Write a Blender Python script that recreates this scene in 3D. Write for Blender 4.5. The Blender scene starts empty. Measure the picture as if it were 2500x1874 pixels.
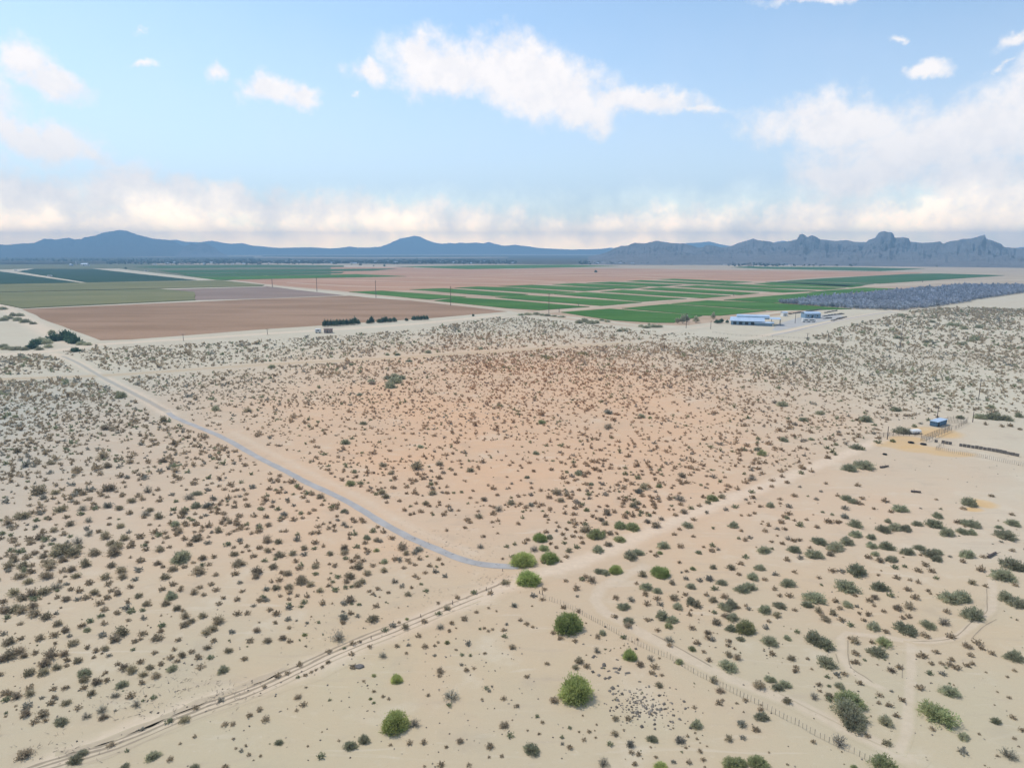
import bpy, bmesh, math, random
import numpy as np
from mathutils import Vector, Matrix
random.seed(7); RNG = np.random.default_rng(7)
S = bpy.context.scene
COL = S.collection
R = math.radians
# ------------------------------------------------------------------ camera
F = 1667.0; HOR = 611.0; CX, CY = 1250.0, 937.0; H = 60.0
PITCH = math.atan((CY-HOR)/F)
cam = bpy.data.objects.new('camera', bpy.data.cameras.new('camera')); COL.objects.link(cam)
cam.location = (0, 0, H); cam.rotation_euler = (math.pi/2-PITCH, 0, 0)
cam.data.sensor_width = 36; cam.data.lens = 36*F/2500; cam.data.clip_end = 60000; cam.data.clip_start = 1
S.camera = cam
# ------------------------------------------------------------------ light
SUN_EL = 57; SUN_AZ = -52      # azimuth measured from +Y (view direction) towards +X
az, el = R(SUN_AZ), R(SUN_EL)
sd = Vector((math.sin(az)*math.cos(el), math.cos(az)*math.cos(el), math.sin(el)))
sl = bpy.data.lights.new('sun', 'SUN'); sl.energy = 2.35; sl.angle = R(1.6); sl.color = (1.0, 0.93, 0.84)
so = bpy.data.objects.new('sun', sl); COL.objects.link(so); so.location = (0, 0, 400)
so.rotation_euler = sd.to_track_quat('Z', 'Y').to_euler()
S.view_settings.view_transform = 'Standard'; S.view_settings.look = 'None'
S.view_settings.gamma = 1; S.view_settings.exposure = 0.34
W = bpy.data.worlds.new('World'); S.world = W; W.use_nodes = True

class NT:
    """small helper for node trees"""
    def __init__(s, tree): s.t = tree; s.n = tree.nodes; s.l = tree.links
    def add(s, typ, **k):
        n = s.n.new(typ)
        for a, v in k.items(): setattr(n, a, v)
        return n
    def put(s, sock, v):
        if isinstance(v, bpy.types.NodeSocket): s.l.new(v, sock)
        elif v is not None:
            if sock.type == 'RGBA' and len(v) == 3: v = (*v, 1)
            sock.default_value = v
    def math(s, op, a, b=None, c=None, clamp=False):
        n = s.add('ShaderNodeMath', operation=op, use_clamp=clamp)
        s.put(n.inputs[0], a); s.put(n.inputs[1], b)
        if c is not None: s.put(n.inputs[2], c)
        return n.outputs[0]
    def vmath(s, op, a, b=None, out=0):
        n = s.add('ShaderNodeVectorMath', operation=op)
        s.put(n.inputs[0], a)
        if b is not None: s.put(n.inputs[1], b)
        return n.outputs[out]
    def mix(s, f, a, b, blend='MIX'):
        n = s.add('ShaderNodeMix', data_type='RGBA', blend_type=blend)
        s.put(n.inputs[0], f); s.put(n.inputs[6], a); s.put(n.inputs[7], b)
        return n.outputs[2]
    def noise(s, vec, scale, detail=4, rough=.55, out=0, dist=0):
        n = s.add('ShaderNodeTexNoise')
        if vec is not None: s.l.new(vec, n.inputs['Vector'])
        n.inputs['Scale'].default_value = scale; n.inputs['Detail'].default_value = detail
        n.inputs['Roughness'].default_value = rough; n.inputs['Distortion'].default_value = dist
        return n.outputs[out]
    def ramp(s, v, lo, hi, a=0., b=1., smooth=True):
        n = s.add('ShaderNodeMapRange', interpolation_type='SMOOTHSTEP' if smooth else 'LINEAR')
        s.put(n.inputs[0], v)
        for i, q in enumerate((lo, hi, a, b)): s.put(n.inputs[i+1], q)
        return n.outputs[0]

def ray(x, y):
    d = Vector(((x-CX)/F, math.cos(PITCH)+(CY-y)/F*math.sin(PITCH), -math.sin(PITCH)+(CY-y)/F*math.cos(PITCH)))
    return d
def G(x, y, z=0.0):
    """photograph direction -> point of the (flat) desert at height z"""
    d = ray(x, y); t = (z-H)/d.z
    return Vector((d.x*t, d.y*t, z))
def PX(p):
    v = Vector((p[0], p[1], p[2]-H)) if len(p) > 2 else Vector((p[0], p[1], -H))
    f = v.y*math.cos(PITCH)-v.z*math.sin(PITCH); u = v.y*math.sin(PITCH)+v.z*math.cos(PITCH)
    return CX+F*v.x/f, CY-F*u/f, f

def build_world():
    t = NT(W.node_tree); t.n.clear()
    out = t.add('ShaderNodeOutputWorld'); bg = t.add('ShaderNodeBackground'); t.l.new(bg.outputs[0], out.inputs[0])
    sky = t.add('ShaderNodeTexSky', sky_type='NISHITA', sun_disc=False, sun_elevation=el, sun_rotation=az)
    sky.altitude = 400; sky.air_density = 1.0; sky.dust_density = 1.2; sky.ozone_density = 1.6
    tc = t.add('ShaderNodeTexCoord').outputs['Generated']
    w = t.noise(tc, 9, 6, .6, out=1)
    w = t.vmath('SCALE', t.vmath('SUBTRACT', w, (.5, .5, .5))); w.node.inputs['Scale'].default_value = .075
    w2 = t.noise(tc, 40, 4, .6, out=1)
    w2 = t.vmath('SCALE', t.vmath('SUBTRACT', w2, (.5, .5, .5))); w2.node.inputs['Scale'].default_value = .022
    d = t.vmath('NORMALIZE', t.vmath('ADD', tc, t.vmath('ADD', w, w2)))
    sp = t.add('ShaderNodeSeparateXYZ'); t.l.new(d, sp.inputs[0])
    a = t.math('ARCTAN2', sp.outputs[0], sp.outputs[1]); e = t.math('ARCSINE', sp.outputs[2])
    cb = t.add('ShaderNodeCombineXYZ'); t.l.new(a, cb.inputs[0]); t.l.new(e, cb.inputs[1])
    # clouds: centre x, y, half width, half height, tilt (deg), faintness
    CL = [(1125,165,170,62,8,0),(1040,128,85,38,0,0),(1235,180,150,70,10,0),(1340,215,150,66,15,0),(1420,262,95,45,15,0),(1560,252,160,30,3,.1),
          (1690,262,95,16,2,.35),(890,186,58,26,0,.15),(660,225,72,36,5,.12),(720,245,45,30,0,.15),(530,175,36,32,0,.3),
          (60,155,70,55,20,.2),(140,205,85,38,10,.1),(90,325,130,45,5,.2),(30,300,90,40,0,.2),(230,385,100,36,15,.42),(150,350,110,45,10,.25),
          (90,475,190,60,5,0),(360,475,190,52,5,0),(560,500,160,48,0,.05),(260,540,380,60,0,0),(800,520,200,46,3,.05),(60,560,260,60,0,0),
          (1080,548,330,45,0,.05),(1500,560,380,44,0,.05),(1900,548,330,48,-3,.05),(700,575,480,34,0,.1),(1350,590,800,26,0,.1),
          (2060,310,190,60,5,0),(2240,370,240,78,0,0),(2420,320,170,78,-5,0),(1990,280,100,32,0,.2),(2120,425,180,56,-5,.1),(2370,430,170,62,0,.05),
          (2460,500,170,66,-5,.05),(2330,540,200,50,0,.1),(2262,170,46,22,0,.1),(2188,102,32,15,0,.45),(2465,112,46,22,-15,.2),(2437,168,24,11,0,.4),
          (1970,6,110,16,0,.1),(1770,-2,40,12,0,.2),(340,75,25,14,0,.6),(355,165,40,18,0,.6),(860,240,26,12,0,.5),(2600,250,180,90,0,0),(-160,230,160,70,0,0),(-200,450,240,90,0,0),(2750,480,240,90,0,0)]
    # a few more over the rest of the sky so that the light stays even all round
    acc = None
    def blob(az_, el_, rx, ry, tilt, faint):
        nonlocal acc
        m = t.add('ShaderNodeMapping', vector_type='TEXTURE'); t.l.new(cb.outputs[0], m.inputs[0])
        m.inputs['Location'].default_value = (az_, el_, 0); m.inputs['Rotation'].default_value = (0, 0, R(-tilt)); m.inputs['Scale'].default_value = (rx, ry, 1)
        L = t.vmath('LENGTH', m.outputs[0], out=1)
        if faint: L = t.math('ADD', L, faint)
        acc = L if acc is None else t.math('MINIMUM', acc, L)
    for (x, y, rx, ry, tl, ft) in CL:
        v = ray(x, y).normalized(); k = v.y
        blob(math.atan2(v.x, v.y), math.asin(v.z), rx/F*k*1.18, ry/F*k*1.25, tl, ft)
    rr = random.Random(3)
    for i in range(16): blob(rr.choice((-1, 1))*rr.uniform(.9, 3), rr.uniform(.12, 1.0), rr.uniform(.15, .45), rr.uniform(.04, .12), rr.uniform(-15, 15), .1)
    n1 = t.noise(tc, 26, 8, .62)
    q = t.math('ADD', t.math('SUBTRACT', 1.0, acc), t.math('MULTIPLY', t.math('SUBTRACT', n1, .5), 1.5))
    mask = t.ramp(q, -.2, .6)
    n2 = t.noise(tc, 14, 6, .6)
    n3 = t.noise(t.vmath('ADD', tc, (0, 0, .022)), 26, 8, .62)
    lit = t.math('ADD', t.math('MULTIPLY', t.math('SUBTRACT', n1, n3), 1.6), t.math('MULTIPLY', n2, .8))
    shade = t.mix(t.ramp(lit, .12, .62), CLOUD_LO, CLOUD_HI)
    # veil of thin high cloud towards the horizon
    veil = t.ramp(e, R(-1), R(17), .62, .10, False)
    sk = t.mix(1.0, sky.outputs[0], SKY_MUL, 'MULTIPLY')
    sk = t.mix(veil, sk, VEIL)
    c = t.mix(t.math('MULTIPLY', mask, .93), sk, shade)
    c = t.mix(1.0, c, t.mix(t.ramp(e, R(-1.2), R(5.5)), (3.3, 2.65, 1.75), (1, 1, 1)), 'MULTIPLY')
    c = t.mix(1.0, c, t.mix(t.ramp(e, R(-.5), R(3.4)), (2.15, 1.88, 1.46), (1, 1, 1)), 'MULTIPLY')
    t.l.new(c, bg.inputs[0]); bg.inputs[1].default_value = 0.1
CLOUD_LO = (8.9, 8.4, 8.25); CLOUD_HI = (9.7, 9.0, 8.6); SKY_MUL = (1.30, 1.47, 1.45); VEIL = (8.0, 8.0, 9.2)
build_world()

# ------------------------------------------------------------------ helpers
def tag(o, label=None, cat=None, group=None, kind=None):
    if label: o['label'] = label
    if cat: o['category'] = cat
    if group: o['group'] = group
    if kind: o['kind'] = kind
    return o
def link(name, me, mats, parent=None, loc=None):
    o = bpy.data.objects.new(name, me); COL.objects.link(o)
    if me is not None and mats is not None and len(me.materials) == 0:
        for m in (mats if isinstance(mats, (list, tuple)) else [mats]): me.materials.append(m)
    if parent is not None: o.parent = parent
    if loc is not None: o.location = loc
    return o
def empty(name, loc, rz=0): 
    o = bpy.data.objects.new(name, None); COL.objects.link(o); o.location = loc; o.rotation_euler = (0, 0, rz); o.empty_display_size = .5
    return o
def npmesh(name, V, Q, nper=4, matidx=None, col=None):
    """V (n,3) float, Q (m,nper) int -> mesh"""
    V = np.asarray(V, dtype=np.float32); Q = np.asarray(Q, dtype=np.int32)
    me = bpy.data.meshes.new(name); me.vertices.add(len(V)); me.vertices.foreach_set('co', V.ravel())
    me.loops.add(Q.size); me.loops.foreach_set('vertex_index', Q.ravel())
    me.polygons.add(len(Q)); me.polygons.foreach_set('loop_start', np.arange(0, Q.size, nper, dtype=np.int32))
    if matidx is not None: me.polygons.foreach_set('material_index', np.asarray(matidx, dtype=np.int32))
    if col is not None:
        at = me.color_attributes.new('tint', 'FLOAT_COLOR', 'POINT'); at.data.foreach_set('color', np.asarray(col, dtype=np.float32).ravel())
    me.update(calc_edges=True); me.validate()
    return me
class MB:
    """collects primitive shapes into one mesh"""
    def __init__(s): s.v = []; s.f = []
    def box(s, x0, x1, y0, y1, z0, z1):
        b = len(s.v); s.v += [(x, y, z) for z in (z0, z1) for (x, y) in ((x0, y0), (x1, y0), (x1, y1), (x0, y1))]
        s.f += [tuple(b+i for i in q) for q in ((3,2,1,0),(4,5,6,7),(0,1,5,4),(1,2,6,5),(2,3,7,6),(3,0,4,7))]; return s
    def tube(s, p, q, r0, r1=None, n=6):
        r1 = r0 if r1 is None else r1; p = Vector(p); q = Vector(q); d = (q-p).normalized()
        u = d.orthogonal().normalized(); w = d.cross(u); b = len(s.v)
        for c, r in ((p, r0), (q, r1)):
            for i in range(n):
                a = 2*math.pi*i/n; s.v.append(tuple(c+u*math.cos(a)*r+w*math.sin(a)*r))
        s.f += [(b+i, b+(i+1) % n, b+n+(i+1) % n, b+n+i) for i in range(n)]
        s.f += [tuple(b+i for i in reversed(range(n))), tuple(b+n+i for i in range(n))]; return s
    def poly(s, pts): b = len(s.v); s.v += [tuple(p) for p in pts]; s.f.append(tuple(range(b, b+len(pts)))); return s
    def prism(s, pts, z0, z1):
        n = len(pts); b = len(s.v); s.v += [(p[0], p[1], z0) for p in pts]+[(p[0], p[1], z1) for p in pts]
        s.f += [tuple(b+i for i in reversed(range(n))), tuple(b+n+i for i in range(n))]+[(b+i, b+(i+1) % n, b+n+(i+1) % n, b+n+i) for i in range(n)]; return s
    def xprism(s, prof, x0, x1):
        """profile of (y,z) extruded along x"""
        n = len(prof); b = len(s.v); s.v += [(x0, p[0], p[1]) for p in prof]+[(x1, p[0], p[1]) for p in prof]
        s.f += [tuple(b+i for i in range(n)), tuple(b+n+i for i in reversed(range(n)))]+[(b+(i+1) % n, b+i, b+n+i, b+n+(i+1) % n) for i in range(n)]; return s
    def mesh(s, name):
        me = bpy.data.meshes.new(name); me.from_pydata(s.v, [], s.f); me.validate()
        bm = bmesh.new(); bm.from_mesh(me); bmesh.ops.recalc_face_normals(bm, faces=bm.faces); bm.to_mesh(me); bm.free(); return me
    def build(s, name, mat, parent=None): return link(name, s.mesh(name), mat, parent)

# ------------------------------------------------------------------ materials
def mat(name):
    m = bpy.data.materials.new(name); m.use_nodes = True; t = NT(m.node_tree); t.n.clear()
    out = t.add('ShaderNodeOutputMaterial'); b = t.add('ShaderNodeBsdfPrincipled'); t.l.new(b.outputs[0], out.inputs[0])
    b.inputs['Roughness'].default_value = .9; b.inputs['Specular IOR Level'].default_value = .15
    return m, t, b, out
def simple(name, c, var=.15, scale=1.5, rough=.85, metal=0, spec=.2, obj=True):
    m, t, b, out = mat(name)
    tc = t.add('ShaderNodeTexCoord').outputs['Object']
    n = t.noise(tc, scale, 5, .6)
    k = t.ramp(n, .25, .75, 1-var, 1+var)
    cc = t.mix(1.0, c, t.vmath('SCALE', (1, 1, 1)), 'MULTIPLY'); sc = cc.node.inputs[7].links[0].from_node; t.l.new(k, sc.inputs['Scale'])
    t.l.new(cc, b.inputs['Base Color']); b.inputs['Roughness'].default_value = rough; b.inputs['Metallic'].default_value = metal; b.inputs['Specular IOR Level'].default_value = spec
    return m
# soil group: desert surface colour, with a painted-in colour cast, and height from world position
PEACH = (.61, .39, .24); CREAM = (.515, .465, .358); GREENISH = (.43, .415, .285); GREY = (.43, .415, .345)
def soil_group():
    g = bpy.data.node_groups.new('soil', 'ShaderNodeTree')
    g.interface.new_socket('Color', in_out='OUTPUT', socket_type='NodeSocketColor'); g.interface.new_socket('Height', in_out='OUTPUT', socket_type='NodeSocketFloat')
    t = NT(g); go = t.add('NodeGroupOutput')
    pos = t.add('ShaderNodeNewGeometry').outputs['Position']
    nb = t.noise(pos, .012, 4, .6); nm = t.noise(pos, .09, 5, .62); nf = t.noise(pos, 1.1, 6, .7); nl = t.noise(pos, .035, 5, .6, dist=.6)
    def patch(cx, cy, rx, ry, lo, hi, amp=.5):
        m = t.add('ShaderNodeMapping', vector_type='TEXTURE'); t.l.new(pos, m.inputs[0])
        m.inputs['Location'].default_value = (cx, cy, 0); m.inputs['Scale'].default_value = (rx, ry, 1e6)
        L = t.vmath('LENGTH', m.outputs[0], out=1); L = t.math('ADD', L, t.math('MULTIPLY', t.math('SUBTRACT', nl, .5), amp))
        return t.ramp(L, lo, hi, 1, 0)
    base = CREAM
    c = t.mix(patch(10, 80, 130, 60, .3, 1.3), base, GREENISH)  # greenish, grey and peach areas: vignetted colour cast painted into the soil
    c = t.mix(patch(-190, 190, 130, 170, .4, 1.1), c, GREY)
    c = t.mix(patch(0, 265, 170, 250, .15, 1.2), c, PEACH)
    # the wetter orange ground at the corral, the orange spill
    for (x, y, rx, ry) in ORANGE:
        p = G(x, y); c = t.mix(t.math('MULTIPLY', patch(p.x, p.y, rx, ry, .55, 1.05, .9), .78), c, (.60, .385, .165))
    c = t.mix(t.ramp(nb, .35, .65, 0, .35), c, (.47, .39, .29))
    # faint washes and crust patches
    c = t.mix(t.ramp(nm, .55, .74, 0, .32), c, (.36, .30, .23))
    c = t.mix(t.ramp(nm, .46, .28, 0, .30), c, (.62, .55, .43))
    c = t.mix(t.ramp(nf, .58, .80, 0, .34), c, (.30, .25, .19))
    c = t.mix(t.ramp(nf, .42, .25, 0, .22), c, (.70, .62, .50))
    sp2 = t.noise(pos, 4.5, 3, .75); c = t.mix(t.ramp(sp2, .60, .74, 0, .45), c, (.24, .20, .155))
    mpw = t.add('ShaderNodeMapping'); t.l.new(pos, mpw.inputs[0]); mpw.inputs['Scale'].default_value = (.06, .35, 1); mpw.inputs['Rotation'].default_value = (0, 0, .25)
    wsh = t.noise(mpw.outputs[0], 1.0, 6, .6, dist=1.2); c = t.mix(t.ramp(wsh, .56, .72, 0, .28), c, (.40, .32, .25)); c = t.mix(t.ramp(wsh, .42, .28, 0, .25), c, (.64, .57, .46))
    t.l.new(c, go.inputs[0])
    t.l.new(t.math('ADD', t.math('MULTIPLY', nf, .22), t.math('MULTIPLY', nm, .9)), go.inputs[1])
    return g
ORANGE = [(2185,1085,9,5),(2250,1096,9,4.5),(2215,1072,7,5),(2285,1055,9,9),(2330,1108,8,3.5),(2398,1228,4.2,4.5),(2376,1243,3,2)]
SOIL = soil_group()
def soil_mat(name, over=None, edge=.28, strength=1.0, nscale=.5):
    """desert soil; over = colour of a worn track laid on it, fading at the ribbon's edges (uv.y across)"""
    m, t, b, out = mat(name)
    g = t.add('ShaderNodeGroup'); g.node_tree = SOIL
    c = g.outputs[0]
    if over is not None:
        uv = t.add('ShaderNodeUVMap'); uv.uv_map = 'across'; s = t.add('ShaderNodeSeparateXYZ'); t.l.new(uv.outputs[0], s.inputs[0])
        pos = t.add('ShaderNodeNewGeometry').outputs['Position']
        d = t.math('SUBTRACT', 1.0, t.math('ABSOLUTE', t.math('SUBTRACT', t.math('MULTIPLY', s.outputs[1], 2.0), 1.0)))
        d = t.math('ADD', d, t.math('MULTIPLY', t.math('SUBTRACT', t.noise(pos, nscale, 5, .65), .5), .7))
        f = t.math('MULTIPLY', t.ramp(d, .06, edge+.1), strength)
        ends = t.math('MULTIPLY', t.ramp(s.outputs[0], 0, .04), t.ramp(s.outputs[0], 1.0, .96))
        f = t.math('MULTIPLY', f, ends)
        on = t.mix(t.ramp(t.noise(pos, .8, 5, .6), .3, .7), [q*.93 for q in over], [min(1, q*1.07) for q in over])
        c = t.mix(f, c, on)
    t.l.new(c, b.inputs['Base Color'])
    bp = t.add('ShaderNodeBump'); bp.inputs['Strength'].default_value = .35; bp.inputs['Distance'].default_value = .5
    t.l.new(g.outputs[1], bp.inputs['Height']); t.l.new(bp.outputs[0], b.inputs['Normal'])
    b.inputs['Roughness'].default_value = 1; b.inputs['Specular IOR Level'].default_value = 0
    return m
def field_mat(name, c1, c2, rows=0, ang=0, rowamp=.1):
    m, t, b, out = mat(name)
    pos = t.add('ShaderNodeNewGeometry').outputs['Position']
    mp = t.add('ShaderNodeMapping'); t.l.new(pos, mp.inputs[0]); mp.inputs['Rotation'].default_value = (0, 0, R(ang)); mp.inputs['Scale'].default_value = (.25, 1, 1)
    n = t.noise(mp.outputs[0], .02, 5, .62); nf = t.noise(pos, .35, 4, .7)
    c = t.mix(t.ramp(n, .36, .64), c1, c2); mp3 = t.add('ShaderNodeMapping'); t.l.new(mp.outputs[0], mp3.inputs[0]); mp3.inputs['Scale'].default_value = (.02, .3, 1); c = t.mix(t.ramp(t.noise(mp3.outputs[0], .6, 4, .7), .5, .8, 0, .35), c, [min(1, q*1.3) for q in c2]); c = t.mix(t.ramp(nf, .35, .75, 0, .22), c, [q*.6 for q in c1])
    if rows:
        wv = t.add('ShaderNodeTexWave'); t.l.new(mp.outputs[0], wv.inputs[0]); wv.bands_direction = 'Y'; wv.inputs['Scale'].default_value = rows; wv.inputs['Distortion'].default_value = .6
        c = t.mix(t.math('MULTIPLY', wv.outputs[1], rowamp), c, [q*.5 for q in c1])
    t.l.new(c, b.inputs['Base Color']); b.inputs['Roughness'].default_value = 1; b.inputs['Specular IOR Level'].default_value = 0
    return m
def leaf_mat(name, c1, c2, trans=.3, attr=False, rnd=.25):
    m, t, b, out = mat(name)
    if attr:
        a = t.add('ShaderNodeAttribute'); a.attribute_name = 'tint'; c = a.outputs['Color']
    else:
        oi = t.add('ShaderNodeObjectInfo'); tc = t.add('ShaderNodeTexCoord').outputs['Object']
        n = t.noise(tc, 1.6, 3, .6)
        c = t.mix(t.ramp(n, .35, .68), c1, c2)
        hs = t.add('ShaderNodeHueSaturation'); t.l.new(c, hs.inputs['Color'])
        t.put(hs.inputs['Value'], t.math('ADD', t.math('MULTIPLY', oi.outputs['Random'], 2*rnd), 1-rnd))
        t.put(hs.inputs['Hue'], t.math('ADD', t.math('MULTIPLY', t.math('FRACT', t.math('MULTIPLY', oi.outputs['Random'], 37.7)), .03), .485))
        c = hs.outputs[0]
    df = t.add('ShaderNodeBsdfDiffuse'); tr = t.add('ShaderNodeBsdfTranslucent'); mx = t.add('ShaderNodeMixShader')
    t.l.new(c, df.inputs[0]); t.l.new(c, tr.inputs[0]); mx.inputs[0].default_value = trans
    t.l.new(df.outputs[0], mx.inputs[1]); t.l.new(tr.outputs[0], mx.inputs[2]); t.l.new(mx.outputs[0], out.inputs[0])
    t.n.remove(b); return m
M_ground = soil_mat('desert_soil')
M_bark = simple('bark', (.16, .12, .085), .25, 6)
M_stem = simple('stem', (.20, .165, .12), .25, 6)
M_pv = leaf_mat('palo_verde_leaves', (.32, .37, .13), (.48, .53, .22), .45)
M_pvd = leaf_mat('dull_palo_verde_leaves', (.34, .36, .18), (.48, .49, .27), .45)
M_mq = leaf_mat('mesquite_leaves', (.355, .355, .235), (.50, .49, .335), .48)
M_gr = leaf_mat('grey_shrub_leaves', (.31, .295, .24), (.43, .41, .33), .4)
M_cr = leaf_mat('creosote_leaves', (.37, .31, .21), (.51, .44, .31), .42)
M_orch = leaf_mat('orchard_leaves', (.34, .37, .42), (.46, .49, .54), .2)
M_hedge = leaf_mat('dark_tree_leaves', (.07, .125, .08), (.12, .19, .12), .2)
M_scrub = leaf_mat('scrub_leaves', None, None, .35, attr=True)
M_wood = simple('weathered_wood', (.17, .14, .115), .25, 5)
M_polew = simple('pole_wood', (.11, .09, .08), .2, 3)
M_metal = simple('galvanised_metal', (.42, .44, .46), .1, 2, .5, .4, .4)
M_roof = simple('pale_metal_roof', (.42, .53, .66), .12, .4, .45, .1, .4)
M_bluewall = simple('blue_grey_wall', (.20, .30, .40), .12, .6)
M_whitewall = simple('white_wall', (.70, .70, .68), .06, .5)
M_dark = simple('dark_opening', (.03, .035, .04), .1, 1)
M_glass, _t, _b, _o = mat('window_glass'); _b.inputs['Base Color'].default_value = (.04, .06, .08, 1); _b.inputs['Roughness'].default_value = .12; _b.inputs['Specular IOR Level'].default_value = .6
M_redroof = simple('brown_roof', (.26, .20, .17), .15, .5)
M_rubber = simple('rubber', (.03, .03, .03), .1, 3)
M_stone = simple('dark_stone', (.16, .145, .13), .3, 2)
M_dead = simple('dead_wood', (.27, .235, .20), .25, 3)
#PART2
# ------------------------------------------------------------------ numpy noise
_P = np.random.default_rng(11).random((256, 256))
def vnoise(x, y):
    xi = np.floor(x).astype(int); yi = np.floor(y).astype(int); fx = x-xi; fy = y-yi
    fx = fx*fx*(3-2*fx); fy = fy*fy*(3-2*fy)
    g = lambda a, b: _P[a & 255, b & 255]
    return (g(xi, yi)*(1-fx)+g(xi+1, yi)*fx)*(1-fy)+(g(xi, yi+1)*(1-fx)+g(xi+1, yi+1)*fx)*fy
def fbm(x, y, o=5, ridge=False):
    s = 0; a = .5; n = 0
    for i in range(o):
        v = vnoise(x+17.3*i, y-9.1*i)
        if ridge: v = 1-np.abs(2*v-1)
        s = s+a*v; n += a; a *= .5; x = x*2.03; y = y*2.03
    return s/n
# ------------------------------------------------------------------ ground
EXT = 13300
gx = sorted(set([0.0]+[s*v for s in (-1, 1) for v in (40, 90, 160, 260, 400, 600, 900, 1400, 2200, 3500, 5500, 8500, EXT)]))
gy = [-1400, -600, -200, 0, 60, 130, 220, 330, 470, 650, 900, 1300, 1900, 2800, 4200, 6200, 9000, EXT]
V = [(x, y, 0) for y in gy for x in gx]; nx = len(gx)
Q = [(j*nx+i, j*nx+i+1, (j+1)*nx+i+1, (j+1)*nx+i) for j in range(len(gy)-1) for i in range(nx-1)]
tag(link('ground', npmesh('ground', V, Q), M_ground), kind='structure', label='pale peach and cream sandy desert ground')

def resample(pts, step):
    """Catmull-Rom through world points"""
    P = [Vector((p[0], p[1])) for p in pts]; P = [2*P[0]-P[1]]+P+[2*P[-1]-P[-2]]; out = []
    for i in range(1, len(P)-2):
        n = max(1, int((P[i+1]-P[i]).length/step))
        for k in range(n):
            t = k/n; a, b, c, d = P[i-1], P[i], P[i+1], P[i+2]
            out.append(.5*((2*b)+(c-a)*t+(2*a-5*b+4*c-d)*t*t+(3*b-a-3*c+d)*t**3))
    out.append(P[-2]); return out
LINES = []      # polylines that scrub keeps clear of: (array, half width)
def ribbon(name, px, width, m, z, clear=None, label=None, step=3, lin=False, jit=.12):
    pts = [G(*p) for p in px]
    C = [Vector((p.x, p.y)) for p in pts] if lin else resample(pts, step)
    v = []; f = []; uv = []; n = len(C); tot = 0
    for i, c in enumerate(C):
        d = (C[min(i+1, n-1)]-C[max(i-1, 0)]).normalized(); q = Vector((-d.y, d.x))
        if i: tot += (c-C[i-1]).length
        wd = width if not callable(width) else width(i/(n-1))
        wl = wd/2*(1+jit*(random.random()-.5)*2); wr = wd/2*(1+jit*(random.random()-.5)*2)
        for s, k in ((wl, 0), (0, .5), (-wr, 1)):
            v.append((c.x+q.x*s, c.y+q.y*s, z)); uv.append((i/(n-1), k))
        if i: f += [(3*i-3, 3*i-2, 3*i+1, 3*i), (3*i-2, 3*i-1, 3*i+2, 3*i+1)]
    me = npmesh(name, v, f); l = me.uv_layers.new(name='across')
    for li, lp in enumerate(me.loops): l.data[li].uv = uv[lp.vertex_index]
    me.flip_normals() if me.polygons[0].normal.z < 0 else None
    if clear is not False: LINES.append((np.array([(c.x, c.y) for c in C]), (clear if clear is not None else (width if not callable(width) else width(.5))/2)))
    return tag(link(name, me, m), kind='structure', label=label)

TRACK = soil_mat('worn_track', (.58, .475, .36), .6, .5)
TRACK_P = soil_mat('pale_lane', (.66, .53, .40), .8, .6, .25)
TRACK_F = soil_mat('faint_lane', (.60, .50, .38), .9, .3, .3)
FTRACK = soil_mat('field_road', (.47, .36, .26), .5, .85, .2)
RUT = soil_mat('rut_soil', (.26, .21, .16), .4, .75, 1.2)
RUTL = soil_mat('light_rut', (.42, .34, .25), .5, .6, 1.0)
BERM = soil_mat('ochre_track', (.46, .345, .215), .8, .55, .2)
m, t, b, o_ = mat('grey_asphalt')
pos = t.add('ShaderNodeNewGeometry').outputs['Position']
c = t.mix(t.ramp(t.noise(pos, .25, 5, .6), .3, .7), (.33, .315, .30), (.40, .38, .36)); c = t.mix(t.ramp(t.noise(pos, 3, 5, .7), .5, .8, 0, .3), c, (.40, .35, .30))
t.l.new(c, b.inputs['Base Color']); M_asph = m
A_PATH = [(405,1000),(430,1020),(538,1065),(625,1113),(704,1153),(754,1180),(808,1204),(868,1235),(922,1269),(966,1294),(1014,1318),(1061,1338),(1109,1358),(1156,1373),(1204,1380),(1235,1382),(1268,1383)]
ribbon('asphalt_road', A_PATH, 2.05, M_asph, .03, 2.2, 'narrow grey paved lane curving diagonally across the sand', 2, jit=.10)
ribbon('asphalt_road', [(150,868),(190,886),(250,921),(310,952),(360,978),(412,1007)], 2.6, soil_mat('sandy_asphalt', (.30, .29, .275), .6, .55, .3), .032, False, 'sand covered far end of the grey paved lane', 2)
ribbon('dirt_track', [(120,860),(180,880),(237,912),(300,945),(345,968),(395,1000),(430,1020)], 9, TRACK_P, .0115, 4.5, 'wide pale dirt track continuing the paved lane')
ribbon('sand_verge', [(x+22, y-16) for x, y in A_PATH[2:-3]], 5.0, TRACK_F, .008, 2.6, 'bare pale verge beside the paved lane')
MAIN = [(-60,1935),(180,1840),(420,1745),(700,1650),(950,1545),(1180,1450),(1330,1395),(1440,1362),(1566,1305),(1725,1240),(1883,1180),(2010,1130),(2120,1085),(2165,1068)]
ribbon('dirt_road', MAIN, lambda u: 6.2+2.2*math.sin(u*3), TRACK_P, .012, 2.9, 'wide pale dirt road running from lower left to the corral')
def shift(path, dy): return [(x, y+dy) for x, y in path]
RL = [(-30,1915),(130,1862),(250,1828),(332,1797),(475,1736),(600,1690),(700,1646),(840,1580),(966,1530),(1093,1476),(1180,1442),(1251,1414)]
ribbon('wheel_rut', RL, .55, RUT, .016, 1.0, 'dark rut beside the dirt road', 1.5, jit=.5)
ribbon('wheel_rut', [(x, y+11) for x, y in RL[:-1]], .38, RUT, .016, .8, 'dark rut beside the dirt road', 1.5, jit=.5)
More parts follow.
